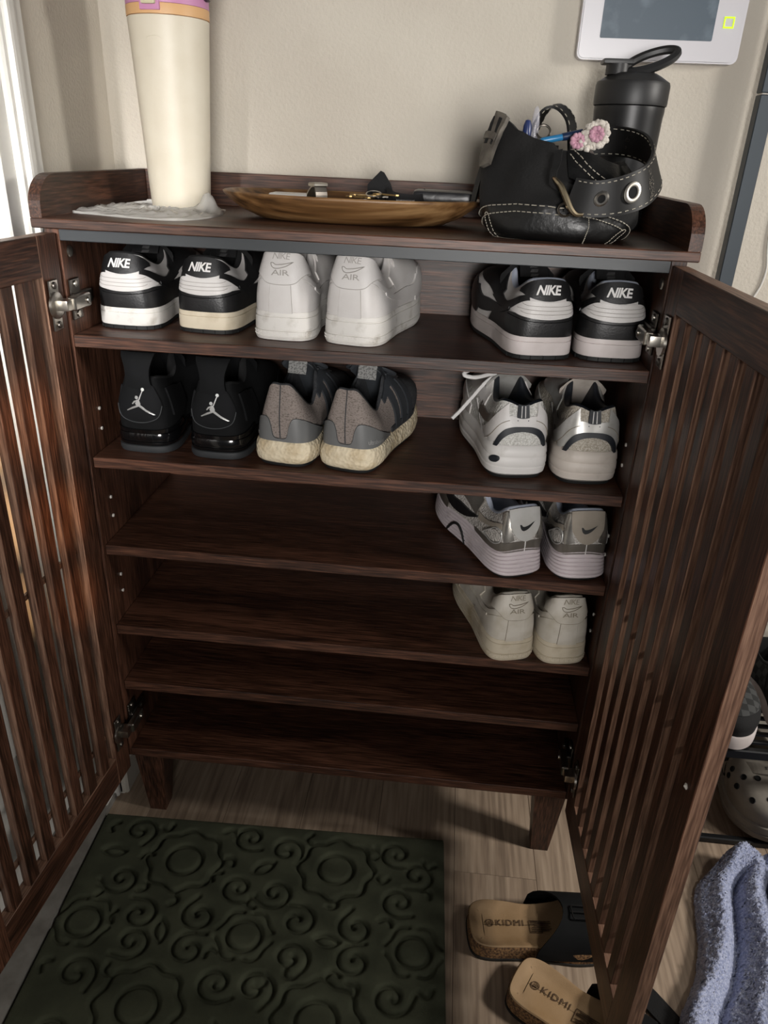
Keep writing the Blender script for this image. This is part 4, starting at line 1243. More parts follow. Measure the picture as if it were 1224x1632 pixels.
MB().grid(np.concatenate([low, G] + inn, 1), cu=True).build('body', M_CANVAS, bg_, True, 70)
# leather base with arched top edge
lo = [(-6, 0.0), (-3, 0.0), (0, 0.0), (3, 0.0), (6, 0.0)]
hi = [(-6, .14), (-4.4, .17), (-2.4, .29), (-.2, .38), (1.2, .37), (2.8, .28), (4.0, .12), (5.0, .06)]
lo = [(a, 0.0) for a, b in hi]
B.panel(lo, hi, M_BAGL, 'leather_base', .0020, n=60, nh=14)
def stitches(pts, n, r=.00055, th=.0034, name='stitching'):
    q = spline(pts, n * 3 + 1)
    mb = MB()
    for k in range(n):
        seg = q[k * 3:k * 3 + 3]
        P = B.S(seg[:, 0], seg[:, 1]) + B.N(seg[:, 0], np.clip(seg[:, 1], .01, .99)) * th
        mb.tube(P, r, 5)
    return mb.build(name, M_STITCH, bg_, True)
stitches([(a, b - .015) for a, b in hi], 62)
stitches([(a, b - .085) for a, b in hi[0:6]], 56)
stitches([(1.1, .02), (1.0, .2), (.9, .40)], 22)
for c, d in ((-2.6, -.12), (2.9, .10)):
    stitches([(c - .3, .02), (c - .32, .12), (c - .18, .20), (c + .05, .20), (c + .12, .12), (c + .25, .01)], 22)
stitches([(-3.0, .012), (0, .012), (3.2, .012)], 44)
# second front flap that sags below the mouth
B.panel([(.3, .70), (1.2, .60), (2.4, .52), (3.5, .60), (4.2, .80)], [(.3, .99), (1.2, 1.0), (2.4, 1.0), (3.5, 1.0), (4.2, .99)], M_BAGL, 'front_flap', .0040, n=22, nh=8)
stitches([(.4, .93), (1.2, .72), (2.4, .60), (3.4, .66), (4.0, .84)], 26, th=.0056)
stitches([(.6, .98), (1.3, .80), (2.4, .68), (3.3, .74), (3.8, .90)], 22, th=.0056)
stitches([(.6, .56), (1.6, .46), (2.2, .43)], 8, .0008)
# side tab with slots, and a zip pull hanging from it
B.panel([(-4.3, .60), (-3.7, .55), (-3.1, .60)], [(-4.7, 1.0), (-3.8, 1.01), (-2.9, 1.0)], M_GREYLE, 'side_tab', .0050, n=10, nh=8)
for a in (-4.05, -3.45):
    B.panel([(a - .12, .74), (a + .12, .74)], [(a - .12, .96), (a + .12, .96)], M_DARKL, 'tab_slot', .0056, n=3, nh=5)
B.panel([(-4.35, .78), (-3.15, .78)], [(-4.4, .84), (-3.12, .84)], M_GREYLE, 'tab_keeper', .0068, n=6, nh=3)
B.line([(-5.2, .30), (-5.0, .6), (-4.95, .95)], M_STITCH, 'edge_piping', .0008, .0022)
p0 = B.S(-5.3, .86) + B.N(-5.3, .86) * .006
MB().tube([p0 + np.array([.006 * math.cos(t), .001, .006 * math.sin(t)]) for t in np.linspace(0, 2 * PI, 18, endpoint=False)], .0012, 6, True).build('zip_ring', M_STEELD, bg_, True)
q = spline([p0 + (0, 0, -.004), p0 + (-.005, -.004, -.030), p0 + (-.012, -.006, -.060), p0 + (-.016, -.006, -.084)], 12)
MB().ribbon(q, [(.006, -.005, 0)] * 12, [(-.6, -.6, .1)] * 12, .003).build('zip_pull', M_BAGL, bg_)
q = spline([p0 + (.003, -.002, -.004), p0 + (-.001, -.006, -.025), p0 + (-.004, -.008, -.052)], 10)
MB().ribbon(q, [(.005, -.005, 0)] * 10, [(-.6, -.6, .1)] * 10, .003).build('zip_pull', M_BAGL, bg_)
# wide belt strap: leaves the buckle on the front, swings round the right side and comes back behind the mouth
off = np.array([BX[0], BX[1], 0])
W3 = lambda x, y, z: np.array([x, y, z]) - np.array([BX[0], BX[1], ZT])
path = [(.246, .010, 1.086), (.272, .003, 1.083), (.304, .006, 1.088), (.334, .026, 1.100), (.352, .072, 1.119), (.349, .138, 1.138), (.328, .184, 1.146), (.290, .196, 1.145), (.268, .182, 1.135)]
Q = spline([W3(*p) for p in path], 70)
up = 1.22 * spline([(.008, 0, .030), (.004, 0, .032), (-.004, .002, .034), (-.008, .006, .034), (-.012, .006, .030), (-.006, -.010, .027), (0, -.010, .028), (0, -.004, .030), (0, 0, .030)], 70)
nrm_ = [np.cross(up[k], Q[min(k + 1, 69)] - Q[max(k - 1, 0)]) for k in range(70)]
nrm_ = [-n / np.linalg.norm(n) for n in nrm_]
MB().ribbon(Q, up, nrm_, .0034).build('belt_strap', M_STRAP, bg_, True, 40)
mb = MB()
for sgn in (-1, 1):
    for k in range(2, 66, 2):
        a = Q[k] + up[k] * .42 * sgn
        b = Q[k + 1] + up[k + 1] * .42 * sgn
        for side in (1, -1):
            mb.tube([a + nrm_[k] * .0019 * side, (a + b) / 2 + nrm_[k] * .0021 * side, b + nrm_[k + 1] * .0019 * side], .0005, 5)
mb.build('stitching', M_STITCH, bg_, True)
def on_strap(k, u, v, d=.0025, sg=1):
    t = Q[min(k + 1, 69)] - Q[max(k - 1, 0)]
    t = t / np.linalg.norm(t)
    w_ = up[k] / np.linalg.norm(up[k])
    n = nrm_[k]
    if n[1] > 0 and sg:
        n = -n
    return Q[k] + t * u + w_ * v + n * d, t, w_, n
for k, g in ((11, 1.15), (20, 1.6)):
    P0, t, w_, n = on_strap(k, 0, 0)
    T = Matrix(((t[0], w_[0], n[0], P0[0]), (t[1], w_[1], n[1], P0[1]), (t[2], w_[2], n[2], P0[2]), (0, 0, 0, 1))) @ Matrix.Diagonal((g, g, 1, 1))
    MB().lathe([(.0038, .0), (.0040, .0012), (.0056, .0018), (.0072, .0010), (.0074, -.0010)], n=24, mtx=T).build('grommet', M_STEEL, bg_, True)
    MB().lathe([(0, -.0004), (.0040, -.0004), (.0040, .0002), (0, .0002)], n=16, mtx=T).build('grommet_hole', M_DARKL, bg_)
# worn silver lettering: a C, then strokes too rubbed to read
M_WORN = mat('worn_silver_print', '#8d877c', .5, .4, c2='#3c3935', scale=400)
v, f = text_mesh('C', .0100, 0, .0)
finish('strap_lettering', [on_strap(27, b * .8, .011 + a, .0024)[0] for a, b in v], f, M_WORN, bg_)
mb = MB()
for row in range(4):
    for k in range(9):
        u0, v0 = -.0040 + .0030 * row + RNG.normal(0, .0004), .004 - .0024 * k + RNG.normal(0, .0004)
        a = RNG.uniform(0, 2 * PI)
        mb.tube([on_strap(27, u0 + .0010 * math.cos(a + t), v0 + .0010 * math.sin(a + t), .0023)[0] for t in np.linspace(0, RNG.uniform(1.5, 4.5), 5)], .00028, 4)
mb.build('worn_print', M_WORN, bg_, True)
v, f = text_mesh('ch\ne', .009, 0, .0)
V = [on_strap(50, a, b, .0024, 1)[0] for a, b in v]
finish('inner_lettering', V, f, M_STEELD, bg_)
# hook buckle
bk = [W3(*p) for p in ((.224, .012, 1.104), (.228, .004, 1.100), (.234, .002, 1.094), (.240, .000, 1.084), (.247, -.002, 1.072), (.254, -.002, 1.066), (.262, .000, 1.066))]
MB().tube(spline(bk, 24), [.0018 + .0020 * math.sin(PI * k / 23) for k in range(24)], 8).build('hook', mat('pale_gold', '#b3a488', .3, 1.0), bg_, True)
c = W3(.242, .004, 1.070)
MB().tube([c + np.array([.008 * math.cos(t), .001 * math.sin(t), .007 * math.sin(t)]) for t in np.linspace(0, 2 * PI, 22, endpoint=False)], .0014, 6, True).build('ring', M_STEELD, bg_, True)
q = spline([W3(*p) for p in ((.228, .020, 1.132), (.227, .014, 1.118), (.224, .010, 1.108), (.226, .012, 1.096), (.236, .014, 1.090))], 16)
MB().ribbon(q, [(.008, -.002, .002)] * 16, [(-.2, -1, .1)] * 16, .003).build('buckle_tab', M_CANVAS, bg_)
# second end of the strap: an arch standing at the back of the mouth
ar = [W3(*p) for p in ((.206, .120, 1.125), (.206, .124, 1.152), (.218, .128, 1.177), (.234, .130, 1.181), (.250, .128, 1.166), (.256, .124, 1.135))]
A_ = spline(ar, 30)
wv_ = [(.012, .024, .004)] * 30
nn_ = [np.cross(np.array(wv_[k]), A_[min(k + 1, 29)] - A_[max(k - 1, 0)]) for k in range(30)]
MB().ribbon(A_, wv_, nn_, .0030).build('strap_arch', M_STRAP, bg_, True, 40)
mb = MB()
for off_ in (-.42, .42):
    for k in range(1, 28, 2):
        sh_ = np.array(wv_[k]) * off_
        n1 = np.array(nn_[k]) / np.linalg.norm(nn_[k]) * .0018
        for sd in (1, -1):
            mb.tube([A_[k] + sh_ + n1 * sd, A_[k + 1] + sh_ + n1 * sd], .0004, 5)
mb.build('stitching', M_STITCH, bg_, True)
c = W3(.216, .108, 1.152)
MB().tube([c + np.array([.0085 * math.cos(t), .003 * math.sin(t), .0075 * math.sin(t)]) for t in np.linspace(0, 2 * PI, 22, endpoint=False)], .0014, 6, True).build('ring', M_STEELD, bg_, True)
q = spline([W3(*p) for p in ((.318, .168, 1.092), (.330, .160, 1.072), (.342, .165, 1.052), (.352, .178, 1.045), (.346, .190, 1.036))], 20)
MB().ribbon(q, [(.006, -.010, .002)] * 20, [(-.4, -.6, .5)] * 20, .0016).build('green_ribbon', mat('sage_ribbon', '#6f8a70', .8, bump=.4, bscale=500), bg_)
q = spline([W3(*p) for p in ((.300, .150, 1.100), (.322, .130, 1.062), (.325, .110, 1.038), (.338, .118, 1.036), (.342, .150, 1.045))], 20)
MB().ribbon(q, [(.004, -.012, .004)] * 20, [(-.6, -.6, .5)] * 20, .0016).build('dark_ribbon', M_WEB, bg_)

# what sticks out of the bag
pk = empty('pen_cap', (.196, .108, 1.128))
tag(pk, 'clear pen cap with blue end sticking up at the left of the bag mouth', 'pen')
MB().lathe([(0, 0), (.0052, 0), (.0056, .020), (.0050, .030), (.003, .036), (0, .037)], n=16).build('blue_core', mat('navy_plastic', '#27345f', .3), pk, True)
MB().lathe([(0, 0), (.0045, 0), (.0050, .030), (.0045, .040), (.0025, .050), (0, .052)], (.0095, .002, 0), 16).build('clear_shell', mat('clear_plastic', '#c4c3cc', .15, alpha=.35), pk, True)
bs = empty('blue_pen', (.222, .078, 1.118))
tag(bs, 'blue pen lying across the mouth of the black handbag', 'pen')
T = Matrix.Rotation(math.radians(-72), 4, 'Y')
bs.matrix_world = Matrix.Translation((.209, .090, 1.1405)) @ Matrix.Rotation(math.radians(8), 4, 'Z') @ Matrix.Rotation(math.radians(78), 4, 'Y')
MB().lathe([(0, 0), (.0020, .001), (.0038, .006), (.0038, .030), (0, .030)], n=14).build('tip', mat('sky_plastic', '#2f7fb4', .3), bs, True)
MB().lathe([(.0030, .030), (.0044, .0302), (.0050, .055), (0, .056)], n=14).build('barrel', mat('deep_blue_plastic', '#1e2f4e', .35), bs, True)
cr = empty('crochet_charm', (.268, .082, 1.146))
tag(cr, 'pink and white crocheted charm resting on top of the black handbag', 'charm')
M_YP, M_YW = mat('pink_yarn', '#c99cab', .9, c2='#b5879a', scale=200, bump=.6, bscale=700), mat('white_yarn', '#d8d2c9', .9, c2='#bdb5aa', scale=200, bump=.6, bscale=700)
def blob(mb, p, r, n=9):
    mb.lathe([(0, -r), (r * .7, -r * .7), (r, 0), (r * .7, r * .7), (0, r)], Vector(p), n)
def yarn_flower(c, r, m, name):
    mb = MB()
    for k in range(9):
        a = k / 9 * 2 * PI
        blob(mb, (c[0] + r * math.cos(a), c[1], c[2] + r * math.sin(a)), .0034)
    for k in range(5):
        a = k / 5 * 2 * PI
        blob(mb, (c[0] + r * .45 * math.cos(a), c[1] + .0016, c[2] + r * .45 * math.sin(a)), .0026)
    return mb.build(name, m, cr, True, 80)
yarn_flower((-.013, -.005, -.003), .0062, M_YP, 'pink_flower')
yarn_flower((.008, -.007, .005), .0062, M_YP, 'pink_flower')
mb = MB()
for k in range(70):
    t = k / 69
    p = spline([(-.010, .002, -.014), (-.005, -.004, -.006), (-.003, -.003, .006), (.002, .002, .014), (.011, .003, .017), (.019, .001, .012), (.021, .0, .003), (.015, .0, -.007), (.004, .0, -.008), (-.002, -.004, -.013)], 70)[k]
    blob(mb, p + RNG.normal(0, .0012, 3), .0036)
blob(mb, (.006, .006, .003), .013, 14)
mb.build('white_petals', M_YW, cr, True, 80)
MB().tube(spline([(.002, .0, -.010), (.008, -.002, -.020), (.012, .002, -.030)], 8), .003, 6).build('yarn_tail', mat('dark_yarn', '#4b4440', .9), cr, True)

# ---------------------------------------------------------------- shaker bottle
M_SHB = mat('matte_black_steel', '#1c1c1d', .38, .2)
M_SHL = mat('black_plastic', '#202021', .45)
sk = empty('shaker_bottle', (.345, .270, ZT))
tag(sk, 'matte black shaker bottle with carry loop standing behind the handbag', 'bottle')
MB().lathe([(0, 0), (.038, 0), (.0405, .003), (.0420, .02), (.0455, .10), (.0470, .145), (.0478, .152), (.0478, .158), (0, .158)], n=56).build('body', M_SHB, sk, True)
MB().lathe([(.044, .158), (.0492, .1595), (.0498, .163), (.0498, .184), (.0485, .188), (.036, .1955), (.030, .1985), (0, .1985)], n=56).build('lid', M_SHL, sk, True)
MB().lathe([(.0, .196), (.0165, .196), (.0160, .2090), (.0, .2090)], (-.024, -.004, 0), 24).build('spout', M_SHL, sk, True)
mb = MB()
mb.box(-.046, -.006, -.018, .014, .2085, .2145, .0024, seg=2)
mb.build('spout_cap', M_SHL, sk, True)
MB().lathe([(0, .196), (.0120, .196), (.0130, .201), (.0105, .206), (0, .207)], (.014, .002, 0), 20).build('hinge_boss', M_SHL, sk, True)
q = []
for t in np.linspace(0, 2 * PI, 40, endpoint=False):
    u = .032 * math.cos(t)
    v = .0155 * math.sin(t)
    q.append((.018 + u * 1.02, v * .75 - .006, .2140 + u * .34 + v * .62))
MB().tube(q, .0058, 8, True).build('carry_loop', M_SHL, sk, True)

# ---------------------------------------------------------------- door mat with carved scrolls
def door_mat():
    ang = math.radians(1.9)
    org = np.array([-.437, .005])
    U = np.array([math.cos(ang), math.sin(ang)])
    V = np.array([math.sin(ang), -math.cos(ang)])
    LX, LY, st, H = .618, .46, .0019, .0115
    nx, ny = int(LX / st) + 1, int(LY / st) + 1
    gx, gy = np.linspace(0, LX, nx), np.linspace(0, LY, ny)
    D = np.zeros((nx, ny))
    loc = lambda p: ((np.asarray(p) - org) @ U, (np.asarray(p) - org) @ V)
    def carve(P, w, d):
        for px_, py_ in P:
            i, j = int(px_ / st), int(py_ / st)
            a, b, c, e = max(i - 7, 0), min(i + 8, nx), max(j - 7, 0), min(j + 8, ny)
            if a >= b or c >= e:
                continue
            r2 = (gx[a:b, None] - px_) ** 2 + (gy[None, c:e] - py_) ** 2
            D[a:b, c:e] = np.maximum(D[a:b, c:e], d * np.exp(-r2 / (w * w)))
    meds = [(-.265, -.075), (-.004, -.060), (-.385, -.204), (-.128, -.197), (.138, -.191), (-.251, -.319), (.006, -.310)]
    big = (1, 1, 0, 0, 0, 1, 1)
    t = np.linspace(0, 2 * PI, 260)
    for c, b in zip(meds, big):
        cx, cy = loc(c)
        R = .030 if b else .027
        carve(np.stack([cx + R * np.cos(t), cy + R * .92 * np.sin(t)], 1), .0038, .0085)
        if b:
            R = .062 + .004 * np.cos(8 * t)
            carve(np.stack([cx + R * np.cos(t), cy + R * .92 * np.sin(t)], 1), .0038, .0085)
        else:
            R = .044 + .003 * np.cos(6 * t)
            m = np.abs(np.sin(2 * t)) > .35
            carve(np.stack([cx + R * np.cos(t), cy + R * .92 * np.sin(t)], 1)[m], .0034, .0062)
    spir = [((-.363, -.025), 1, -.6), ((-.356, -.123), 1, 1.2), ((-.163, -.015), -1, 2.6), ((-.096, -.034), 1, -.8), ((-.159, -.116), -1, 2.2), ((-.096, -.118), 1, 1.0), ((-.304, -.181), -1, -.4), ((-.297, -.227), 1, .6),
            ((-.207, -.172), 1, 2.7), ((-.206, -.228), 1, 3.6), ((-.050, -.162), -1, -.4), ((-.049, -.223), 1, -.4), ((.045, -.163), 1, 2.7), ((.049, -.217), 1, 3.4), ((-.358, -.284), 1, -.9), ((-.149, -.275), -1, 2.4),
            ((-.091, -.274), 1, -.5), ((.098, -.017), -1, 2.6), ((.109, -.109), -1, 2.6), ((.110, -.265), -1, 1.6), ((-.36, -.37), 1, .4), ((-.15, -.36), -1, .6), ((-.10, -.36), 1, 2), ((.11, -.35), -1, 2), ((.135, -.055), 1, .4)]
    for c, dr_, a0 in spir:
        cx, cy = loc(c)
        u = np.linspace(0, 1, 150)
        r = .004 + .026 * u ** .8
        a = a0 + dr_ * u * 2.9 * PI * .82
        carve(np.stack([cx + r * np.cos(a), cy + r * .9 * np.sin(a)], 1), .0036, .0085)
        # leaf flick leaving the scroll
        e = np.array([cx + r[-1] * math.cos(a[-1]), cy + r[-1] * .9 * math.sin(a[-1])])
        td = np.array([-math.sin(a[-1]), math.cos(a[-1])]) * dr_
        carve(e + td * np.linspace(0, .018, 24)[:, None], .0038, .0070)
    leaf = [(-.39, -.072), (-.408, -.023), (-.188, -.069), (-.126, -.072), (-.259, -.204), (.002, -.190), (-.317, -.132), (-.044, -.246), (-.170, -.232), (-.386, -.148), (.077, -.068), (-.406, -.279), (.151, -.09), (-.317, -.011),
            (-.055, -.005), (-.201, -.012), (-.085, -.262), (-.310, -.273), (-.33, -.075), (.06, -.02), (.155, -.03), (-.20, -.10), (.05, -.26), (.16, -.25), (-.34, -.19), (.09, -.15), (-.0, -.125), (-.13, -.14), (.02, -.245), (-.26, -.15)]
    for k, c in enumerate(leaf):
        cx, cy = loc(c)
        a = k * 1.9
        u = np.linspace(-1, 1, 40)
        for b in (-1, 1) if k in (4, 5, 0, 3) else (1,):
            L = .019 if k in (4, 5, 0, 3) else .010
            x_, y_ = u * L, b * .0085 * (1 - u * u)
            carve(np.stack([cx + x_ * math.cos(a) - y_ * math.sin(a), cy + x_ * math.sin(a) + y_ * math.cos(a)], 1), .0040, .0078)
    edge = np.minimum(np.minimum(gx, LX - gx)[:, None], np.minimum(gy, LY - gy)[None, :])
    Z = H - D - .0022 * np.exp(-edge / .006) * 1.5 + RNG.normal(0, .00012, D.shape)
    Z[edge < 1e-6] = .0006
    X = gx[:, None] + 0 * gy[None, :]
    Y = 0 * gx[:, None] + gy[None, :]
    XY = U * X[..., None] + V * Y[..., None]
    G = np.concatenate([XY, Z[..., None]], -1)
    o = MB().grid(G).build('door_mat', mat('green_pile', '#4d5040', .95, c2='#404335', scale=22, detail=6, bump=.5, bscale=900, spec=.2), None, True, 180)
    o.location = (org[0], org[1], .0003)
    tag(o, 'dark green door mat with carved scroll pattern on the floor before the cabinet', 'mat')
door_mat()

# ---------------------------------------------------------------- cork sandals
M_CORK = mat('cork', '#8d6a45', .8, c2='#4c3524', scale=260, detail=3, lo=.42, hi=.6, bump=.5, bscale=300)
M_SUEDE = mat('tan_suede', '#a98c69', .75, c2='#957752', scale=14, detail=5, lo=.45, hi=.75, bump=.15, bscale=500)
M_STAMP = mat('dark_stamp', '#4b3724', .8)
def sandal(x, y, ang, label):
    root = empty('cork_sandal', (x, y, .0004), math.radians(ang - 90))
    tag(root, label, 'sandal')
    S = Shoe(root, 1, L=.25, W=.094, z0=.03)
    S.sole([(-.001, 0, .4), (.0012, .0006, .4), (.0012, .0050, .4), (-.0004, .0052, .4)], M_SOLEK, 'outsole')
    S.sole([(-.0002, .0050, .4), (.0002, .0260, .5), (-.0012, .0285, .5), (-.003, .0288, .5), (-.0035, .0200, .5)], M_CORK, 'cork_sole')
    S.sole([(-.006, .0215, .5), (-.0024, .0282, .5), (-.0014, .0300, .5), (-.0030, .0318, .5), (-.0060, .0312, .5), (-.013, .0268, .5), (-.022, .0252, .5)], M_SUEDE, 'footbed')
    # strap arches from one side to the other over the ball of the foot
    for y0, y1, zt_, b0, b1 in ((.098, .196, .070, .046, .004), (.199, .226, .062, .0, .0)):
        n, m = 17, 10
        G = np.zeros((n, m, 3))
        for j in range(m):
            f = j / (m - 1)
            for i in range(n):
                a = PI * i / (n - 1)
                hw = .050 - .006 * max(0, (y0 + (y1 - y0) * f - .19) / .04)
                G[i, j] = (hw * math.cos(a), y0 + (y1 - y0) * f + math.sin(a) ** 1.5 * (b0 * (1 - f) + b1 * f), .012 + (zt_ - .012) * math.sin(a) ** .6 * (1 - .10 * f))
        In = G.copy()
        In[..., 0] *= .95
        In[..., 2] -= .0030
        mb = MB().grid(G).grid(In)
        for p, q in ((G[0], In[0]), (G[-1], In[-1]), (G[:, 0], In[:, 0]), (G[:, -1], In[:, -1])):
            mb.grid(np.stack([p, q], 0))
        st = mb.build('strap', M_NUB, root, True, 60)
        if b0:
            mb = MB()
            P = [(.010 + a, b, .0720 - (b - .156) * .06) for a, b in rounded(-.011, .011, .156, .190, .003, 3)]
            mb.tube(P, .0014, 6, True)
            mb.tube([(.010, .156, .0720), (.010, .190, .0700)], .0012, 6)
            mb.build('buckle', mat('black_metal', '#2a2a2b', .3, .8), st, True)
    v, f = text_mesh('KIDMI', .0165, 0, .0, 1.12)
    R = lambda p, q: (-.002 - q * .92, .066 + p * .95, .0266)
    finish('footbed_lettering', [R(a, b) for a, b in v], f, M_STAMP, root)
    mb = MB()
    mb.tube([R(-.034 + .0062 * math.cos(t), .0062 * math.sin(t)) for t in np.linspace(0, 2 * PI, 24, endpoint=False)], .0006, 5, True)
    for k in (-1, 0, 1):
        mb.tube([R(-.0375 + .0004 * k, .0022 * k), R(-.0305, .0022 * k)], .0005, 5)
    mb.build('footbed_emblem', M_STAMP, root)
    mb = MB()
    for a, b in ((-.011, .010), (-.011, -.0105), (.011, -.0105), (.011, .0105)):
        pass
    sq = [(.042 + a, b - .006) for a, b in ((-.010, -.011), (.010, -.011), (.010, .011), (-.010, .011))]
    mb.tube([R(*p) for p in sq], .0006, 5, True)
    for k in range(9):
        a = -.008 + .0020 * k
        for c in range(6):
            if RNG.random() < .62:
                b = -.0085 + .0034 * c
                mb.tube([R(.042 + a, b - .006), R(.060 + a + .0006, b - .0040)], .00055, 4)
    mb.build('footbed_stamp', M_STAMP, root)
    return root
sandal(.222, -.146, 6, 'cork soled black sandal lying straight, nearest the right cabinet leg')
sandal(.289, -.218, -29, 'cork soled black sandal angled under the right door at the bottom of the frame')

# ---------------------------------------------------------------- low black shoe rack on the right with its shoes
M_RACK = mat('black_rack_metal', '#161719', .4, .3)
rk = empty('shoe_rack', (.84, .21, 0))
tag(rk, 'low black metal shoe rack against the back wall, partly hidden by the right door', 'rack')
for yy in (-.115, .125):
    MB().box(-.23, .23, yy - .006, yy + .006, .001, .014, .002).build('bottom_bar', M_RACK, rk)
    MB().box(-.23, .23, yy - .006, yy + .006, .205, .224, .002).build('tier_bar', M_RACK, rk)
for xx in (-.23, .23):
    for yy in (-.115, .125):
        MB().box(xx - .007, xx + .007, yy - .007, yy + .007, 0, .42, .002).build('upright', M_RACK, rk)
for k in range(9):
    yy = -.085 + .022 * k
    MB().box(-.23, .23, yy - .004, yy + .004, .212, .218, .001).build('tier_slat', M_RACK, rk)
M_CHK = bpy.data.materials.new('grey_check')
M_CHK.use_nodes = True
nt = M_CHK.node_tree
ck = nt.nodes.new('ShaderNodeTexChecker')
ck.inputs['Scale'].default_value = 75
ck.inputs['Color1'].default_value = lin('#3a3b3b')
ck.inputs['Color2'].default_value = lin('#1a1b1b')
tc = nt.nodes.new('ShaderNodeTexCoord')
nt.links.new(tc.outputs['Object'], ck.inputs['Vector'])
nt.links.new(ck.outputs[0], nt.nodes['Principled BSDF'].inputs['Base Color'])
nt.nodes['Principled BSDF'].inputs['Roughness'].default_value = .85
def slipon(x, y, z, yaw, side, label):
    root = empty('slip_on_shoe', (x, y, z), math.radians(yaw))
    tag(root, label, 'shoe')
    S = Shoe(root, side, L=.25, W=.092, z0=.024, zt=(.075, .075, .074, .068, .064, .068, .078, .082, .080, .074, .070), ty=(.03, .035, .06, .14, .24, .33, .42, .50, .55, .58, .59), tx=(0, .17, .27, .31, .32, .32, .31, .27, .2, .1, .02))
    S.sole([(-.002, 0, .4), (.002, .0008, .4), (.0026, .006, .4), (.0026, .0215, .5), (.001, .0245, .5), (-.002, .0248, .5)], M_SOLEC, 'foxing')
    S.upper(M_BLKM)
    S.lining(M_DARKL, .04, .006, 'collar')
    S.panel([(6.2, .35), (8, .45), (10, .5), (12, .45), (13.8, .35)], [(6.2, .98), (8, .98), (10, .98), (12, .98), (13.8, .98)], M_CHK, 'checked_vamp', .0012, n=40, nh=8)
    for q in (-1, 1):
        S.panel([(q * 2, .1), (q * 5.8, .1)], [(q * 2, .95), (q * 5.8, .95)], M_CHK, 'checked_quarter', .0010, n=16)
    return root
slipon(.668, .335, .2245, 178, 1, 'black slip on shoe with white sole edge on the rack tier, nearest the right door')
slipon(.775, .340, .2245, 184, -1, 'black checked slip on shoe at the right edge of the frame on the rack tier')

M_CLOG = mat('pewter_foam', '#8f897f', .42, c2='#7c766d', scale=22, bump=.15, bscale=120)
cg = empty('foam_clog', (.776, .333, .0148), PI)
tag(cg, 'metallic grey foam clog with round holes standing on the bottom bars of the black rack', 'clog')
S = Shoe(cg, 1, L=.25, W=.118, z0=.030, zt=(.072, .072, .072, .070, .074, .090, .106, .108, .106, .100, .096), ty=(.03, .035, .06, .14, .24, .33, .42, .46, .50, .52, .52), tx=(0, .2, .3, .36, .38, .38, .36, .30, .22, .1, .02),
         bulge=(.002, .002, .002, .003, .003, .004, .006, .009, .011, .012, .012), spring=.012)
S.sole([(-.004, 0, .8), (.003, .002, .8), (.0045, .012, .9), (.0030, .0140, .9), (.0045, .016, .9), (.0040, .028, 1), (.000, .0315, 1)], M_CLOG, 'sole')
S.upper(M_CLOG)
S.lining(M_CLOG, .05, .006, 'lining')
for q in (-1, 1):
    for s_, h_ in ((7.2, .58), (8.2, .64), (9.0, .74), (7.9, .44), (9.6, .56), (8.8, .42), (7.0, .42)):
        P0, n = S.S(q * s_, h_), S.N(q * s_, h_)
        T = Matrix.Translation(Vector(P0 + n * .0002)) @ Vector((0, 0, 1)).rotation_difference(Vector(n)).to_matrix().to_4x4()
        MB().lathe([(0, .0002), (.0042, .0002), (.0052, .0016), (.0058, .0002), (.0058, -.0006)], n=14, mtx=T).build('vent_hole', mat('vent_dark', '#060606', .9) if s_ == 7.2 and q < 0 else bpy.data.materials['vent_dark'], cg, True)
    S.panel([(q * 5.2, .22), (q * 5.7, .14), (q * 6.2, .20)], [(q * 5.2, .62), (q * 5.7, .74), (q * 6.2, .62)], bpy.data.materials['vent_dark'], 'side_vent', .0016, n=8)
# heel strap swung forward over the instep
stp = spline([(-.062, .118, .052), (-.057, .146, .084), (-.031, .168, .104), (0, .173, .109), (.031, .168, .104), (.057, .146, .084), (.062, .118, .052)], 32)
nr = [Vector((p[0] * 8, .15, .8)) for p in stp]
MB().ribbon(stp, [(0, .022, -.006)] * 32, nr, .005).build('heel_strap', M_CLOG, cg)
v, f = text_mesh('crocs', .013, 0, .015, 1.1)
finish('strap_lettering', [(a, .1735 + b * .95, .1122 - b * .25 - a * a * 5) for a, b in v], f, M_GREYL, cg)

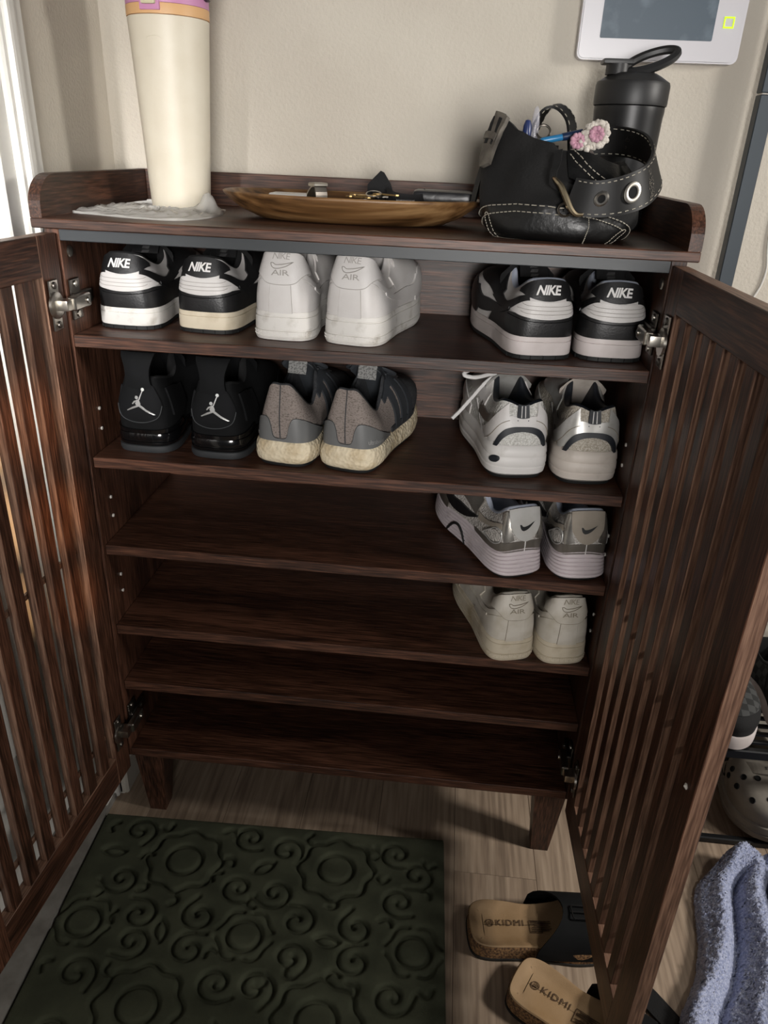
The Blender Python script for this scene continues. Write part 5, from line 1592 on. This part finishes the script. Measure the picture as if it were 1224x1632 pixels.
# ---------------------------------------------------------------- blue towel and a scrap of black cloth
def towel():
    n, m = 150, 210
    v = np.linspace(0, 1, m)
    left = spline([(.672, .042), (.642, .015), (.612, -.020), (.598, -.075), (.588, -.125), (.565, -.185), (.530, -.242), (.520, -.285)], m)
    right = np.stack([np.full(m, .93), np.linspace(.050, -.30, m)], 1)
    u = np.linspace(0, 1, n)
    XY = left[None] * (1 - u[:, None, None]) + right[None] * u[:, None, None]
    X, Y = XY[..., 0], XY[..., 1]
    du = (u[:, None] * np.linalg.norm(right - left, axis=1)[None, :])          # metres from the left hem
    vv = v[None, :]
    Z = .016 + .010 * np.clip(du / .04, 0, 1)
    def ridge(c, w, h):
        return 1.25 * h * np.exp(-((du - c) / w) ** 2)
    Z = Z + ridge(.026 + .01 * np.sin(vv * 5), .016, .014) * (vv > -1)
    Z = Z - ridge(.052 + .012 * vv + .006 * np.sin(vv * 6), .008, .016) * np.clip((vv - .12) / .1, 0, 1)
    Z = Z + ridge(.078 + .03 * vv, .020, .022) * np.clip((vv - .08) / .15, 0, 1)
    Z = Z - ridge(.100 + .050 * vv, .007, .030) * np.clip((vv - .16) / .08, 0, 1)
    Z = Z + ridge(.142 + .055 * vv, .034, .058) * np.clip((vv - .10) / .12, 0, 1)
    Z = Z - ridge(.185 + .03 * vv, .012, .020)
    Z = Z + ridge(.235, .05, .050)
    Z = Z + .032 * np.exp(-(((X - .70) / .05) ** 2 + ((Y - .025) / .024) ** 2)) + .04 * np.exp(-(((X - .80) / .06) ** 2 + ((Y - .028) / .020) ** 2))
    Z = Z - .02 * np.exp(-(((X - .735) / .010) ** 2 + ((Y - .02) / .05) ** 2))
    Z = Z * np.clip(.35 + du / .012, 0, 1)
    Z = np.maximum(Z, .006)
    # looped pile: every second point stands up
    nz = RNG.normal(0, .0017, Z.shape) + .0016 * np.sin(X * 900 + 3 * np.sin(Y * 300)) * np.sin(Y * 870 + 2 * np.sin(X * 410))
    Z = Z + nz
    G = np.stack([X + RNG.normal(0, .0006, Z.shape), Y + RNG.normal(0, .0006, Z.shape), Z], -1)
    mb = MB()
    mb.grid(G)
    low = G.copy()
    low[..., 2] = .0006
    for a, b in ((G[0], low[0]), (G[-1], low[-1]), (G[:, 0], low[:, 0]), (G[:, -1], low[:, -1])):
        mb.grid(np.stack([a, b], 0))
    o = mb.build('bath_towel', mat('blue_terry', '#8f98b8', .95, c2='#b6bdd6', scale=330, detail=2, lo=.4, hi=.62, bump=1.0, bscale=420, sheen=.3), None, True, 180)
    tag(o, 'crumpled pale blue terry bath towel heaped on the floor in front of the rack', 'towel')
towel()
mb = MB().prism([(.478, -.176), (.505, -.207), (.538, -.250), (.552, -.290), (.540, -.300), (.508, -.262), (.470, -.215)], .0006, .0055)
tag(mb.build('cloth_scrap', mat('black_cloth', '#0c0c0d', .95, bump=.5, bscale=600)), 'scrap of black cloth on the floor between the right door and the blue towel', 'cloth')
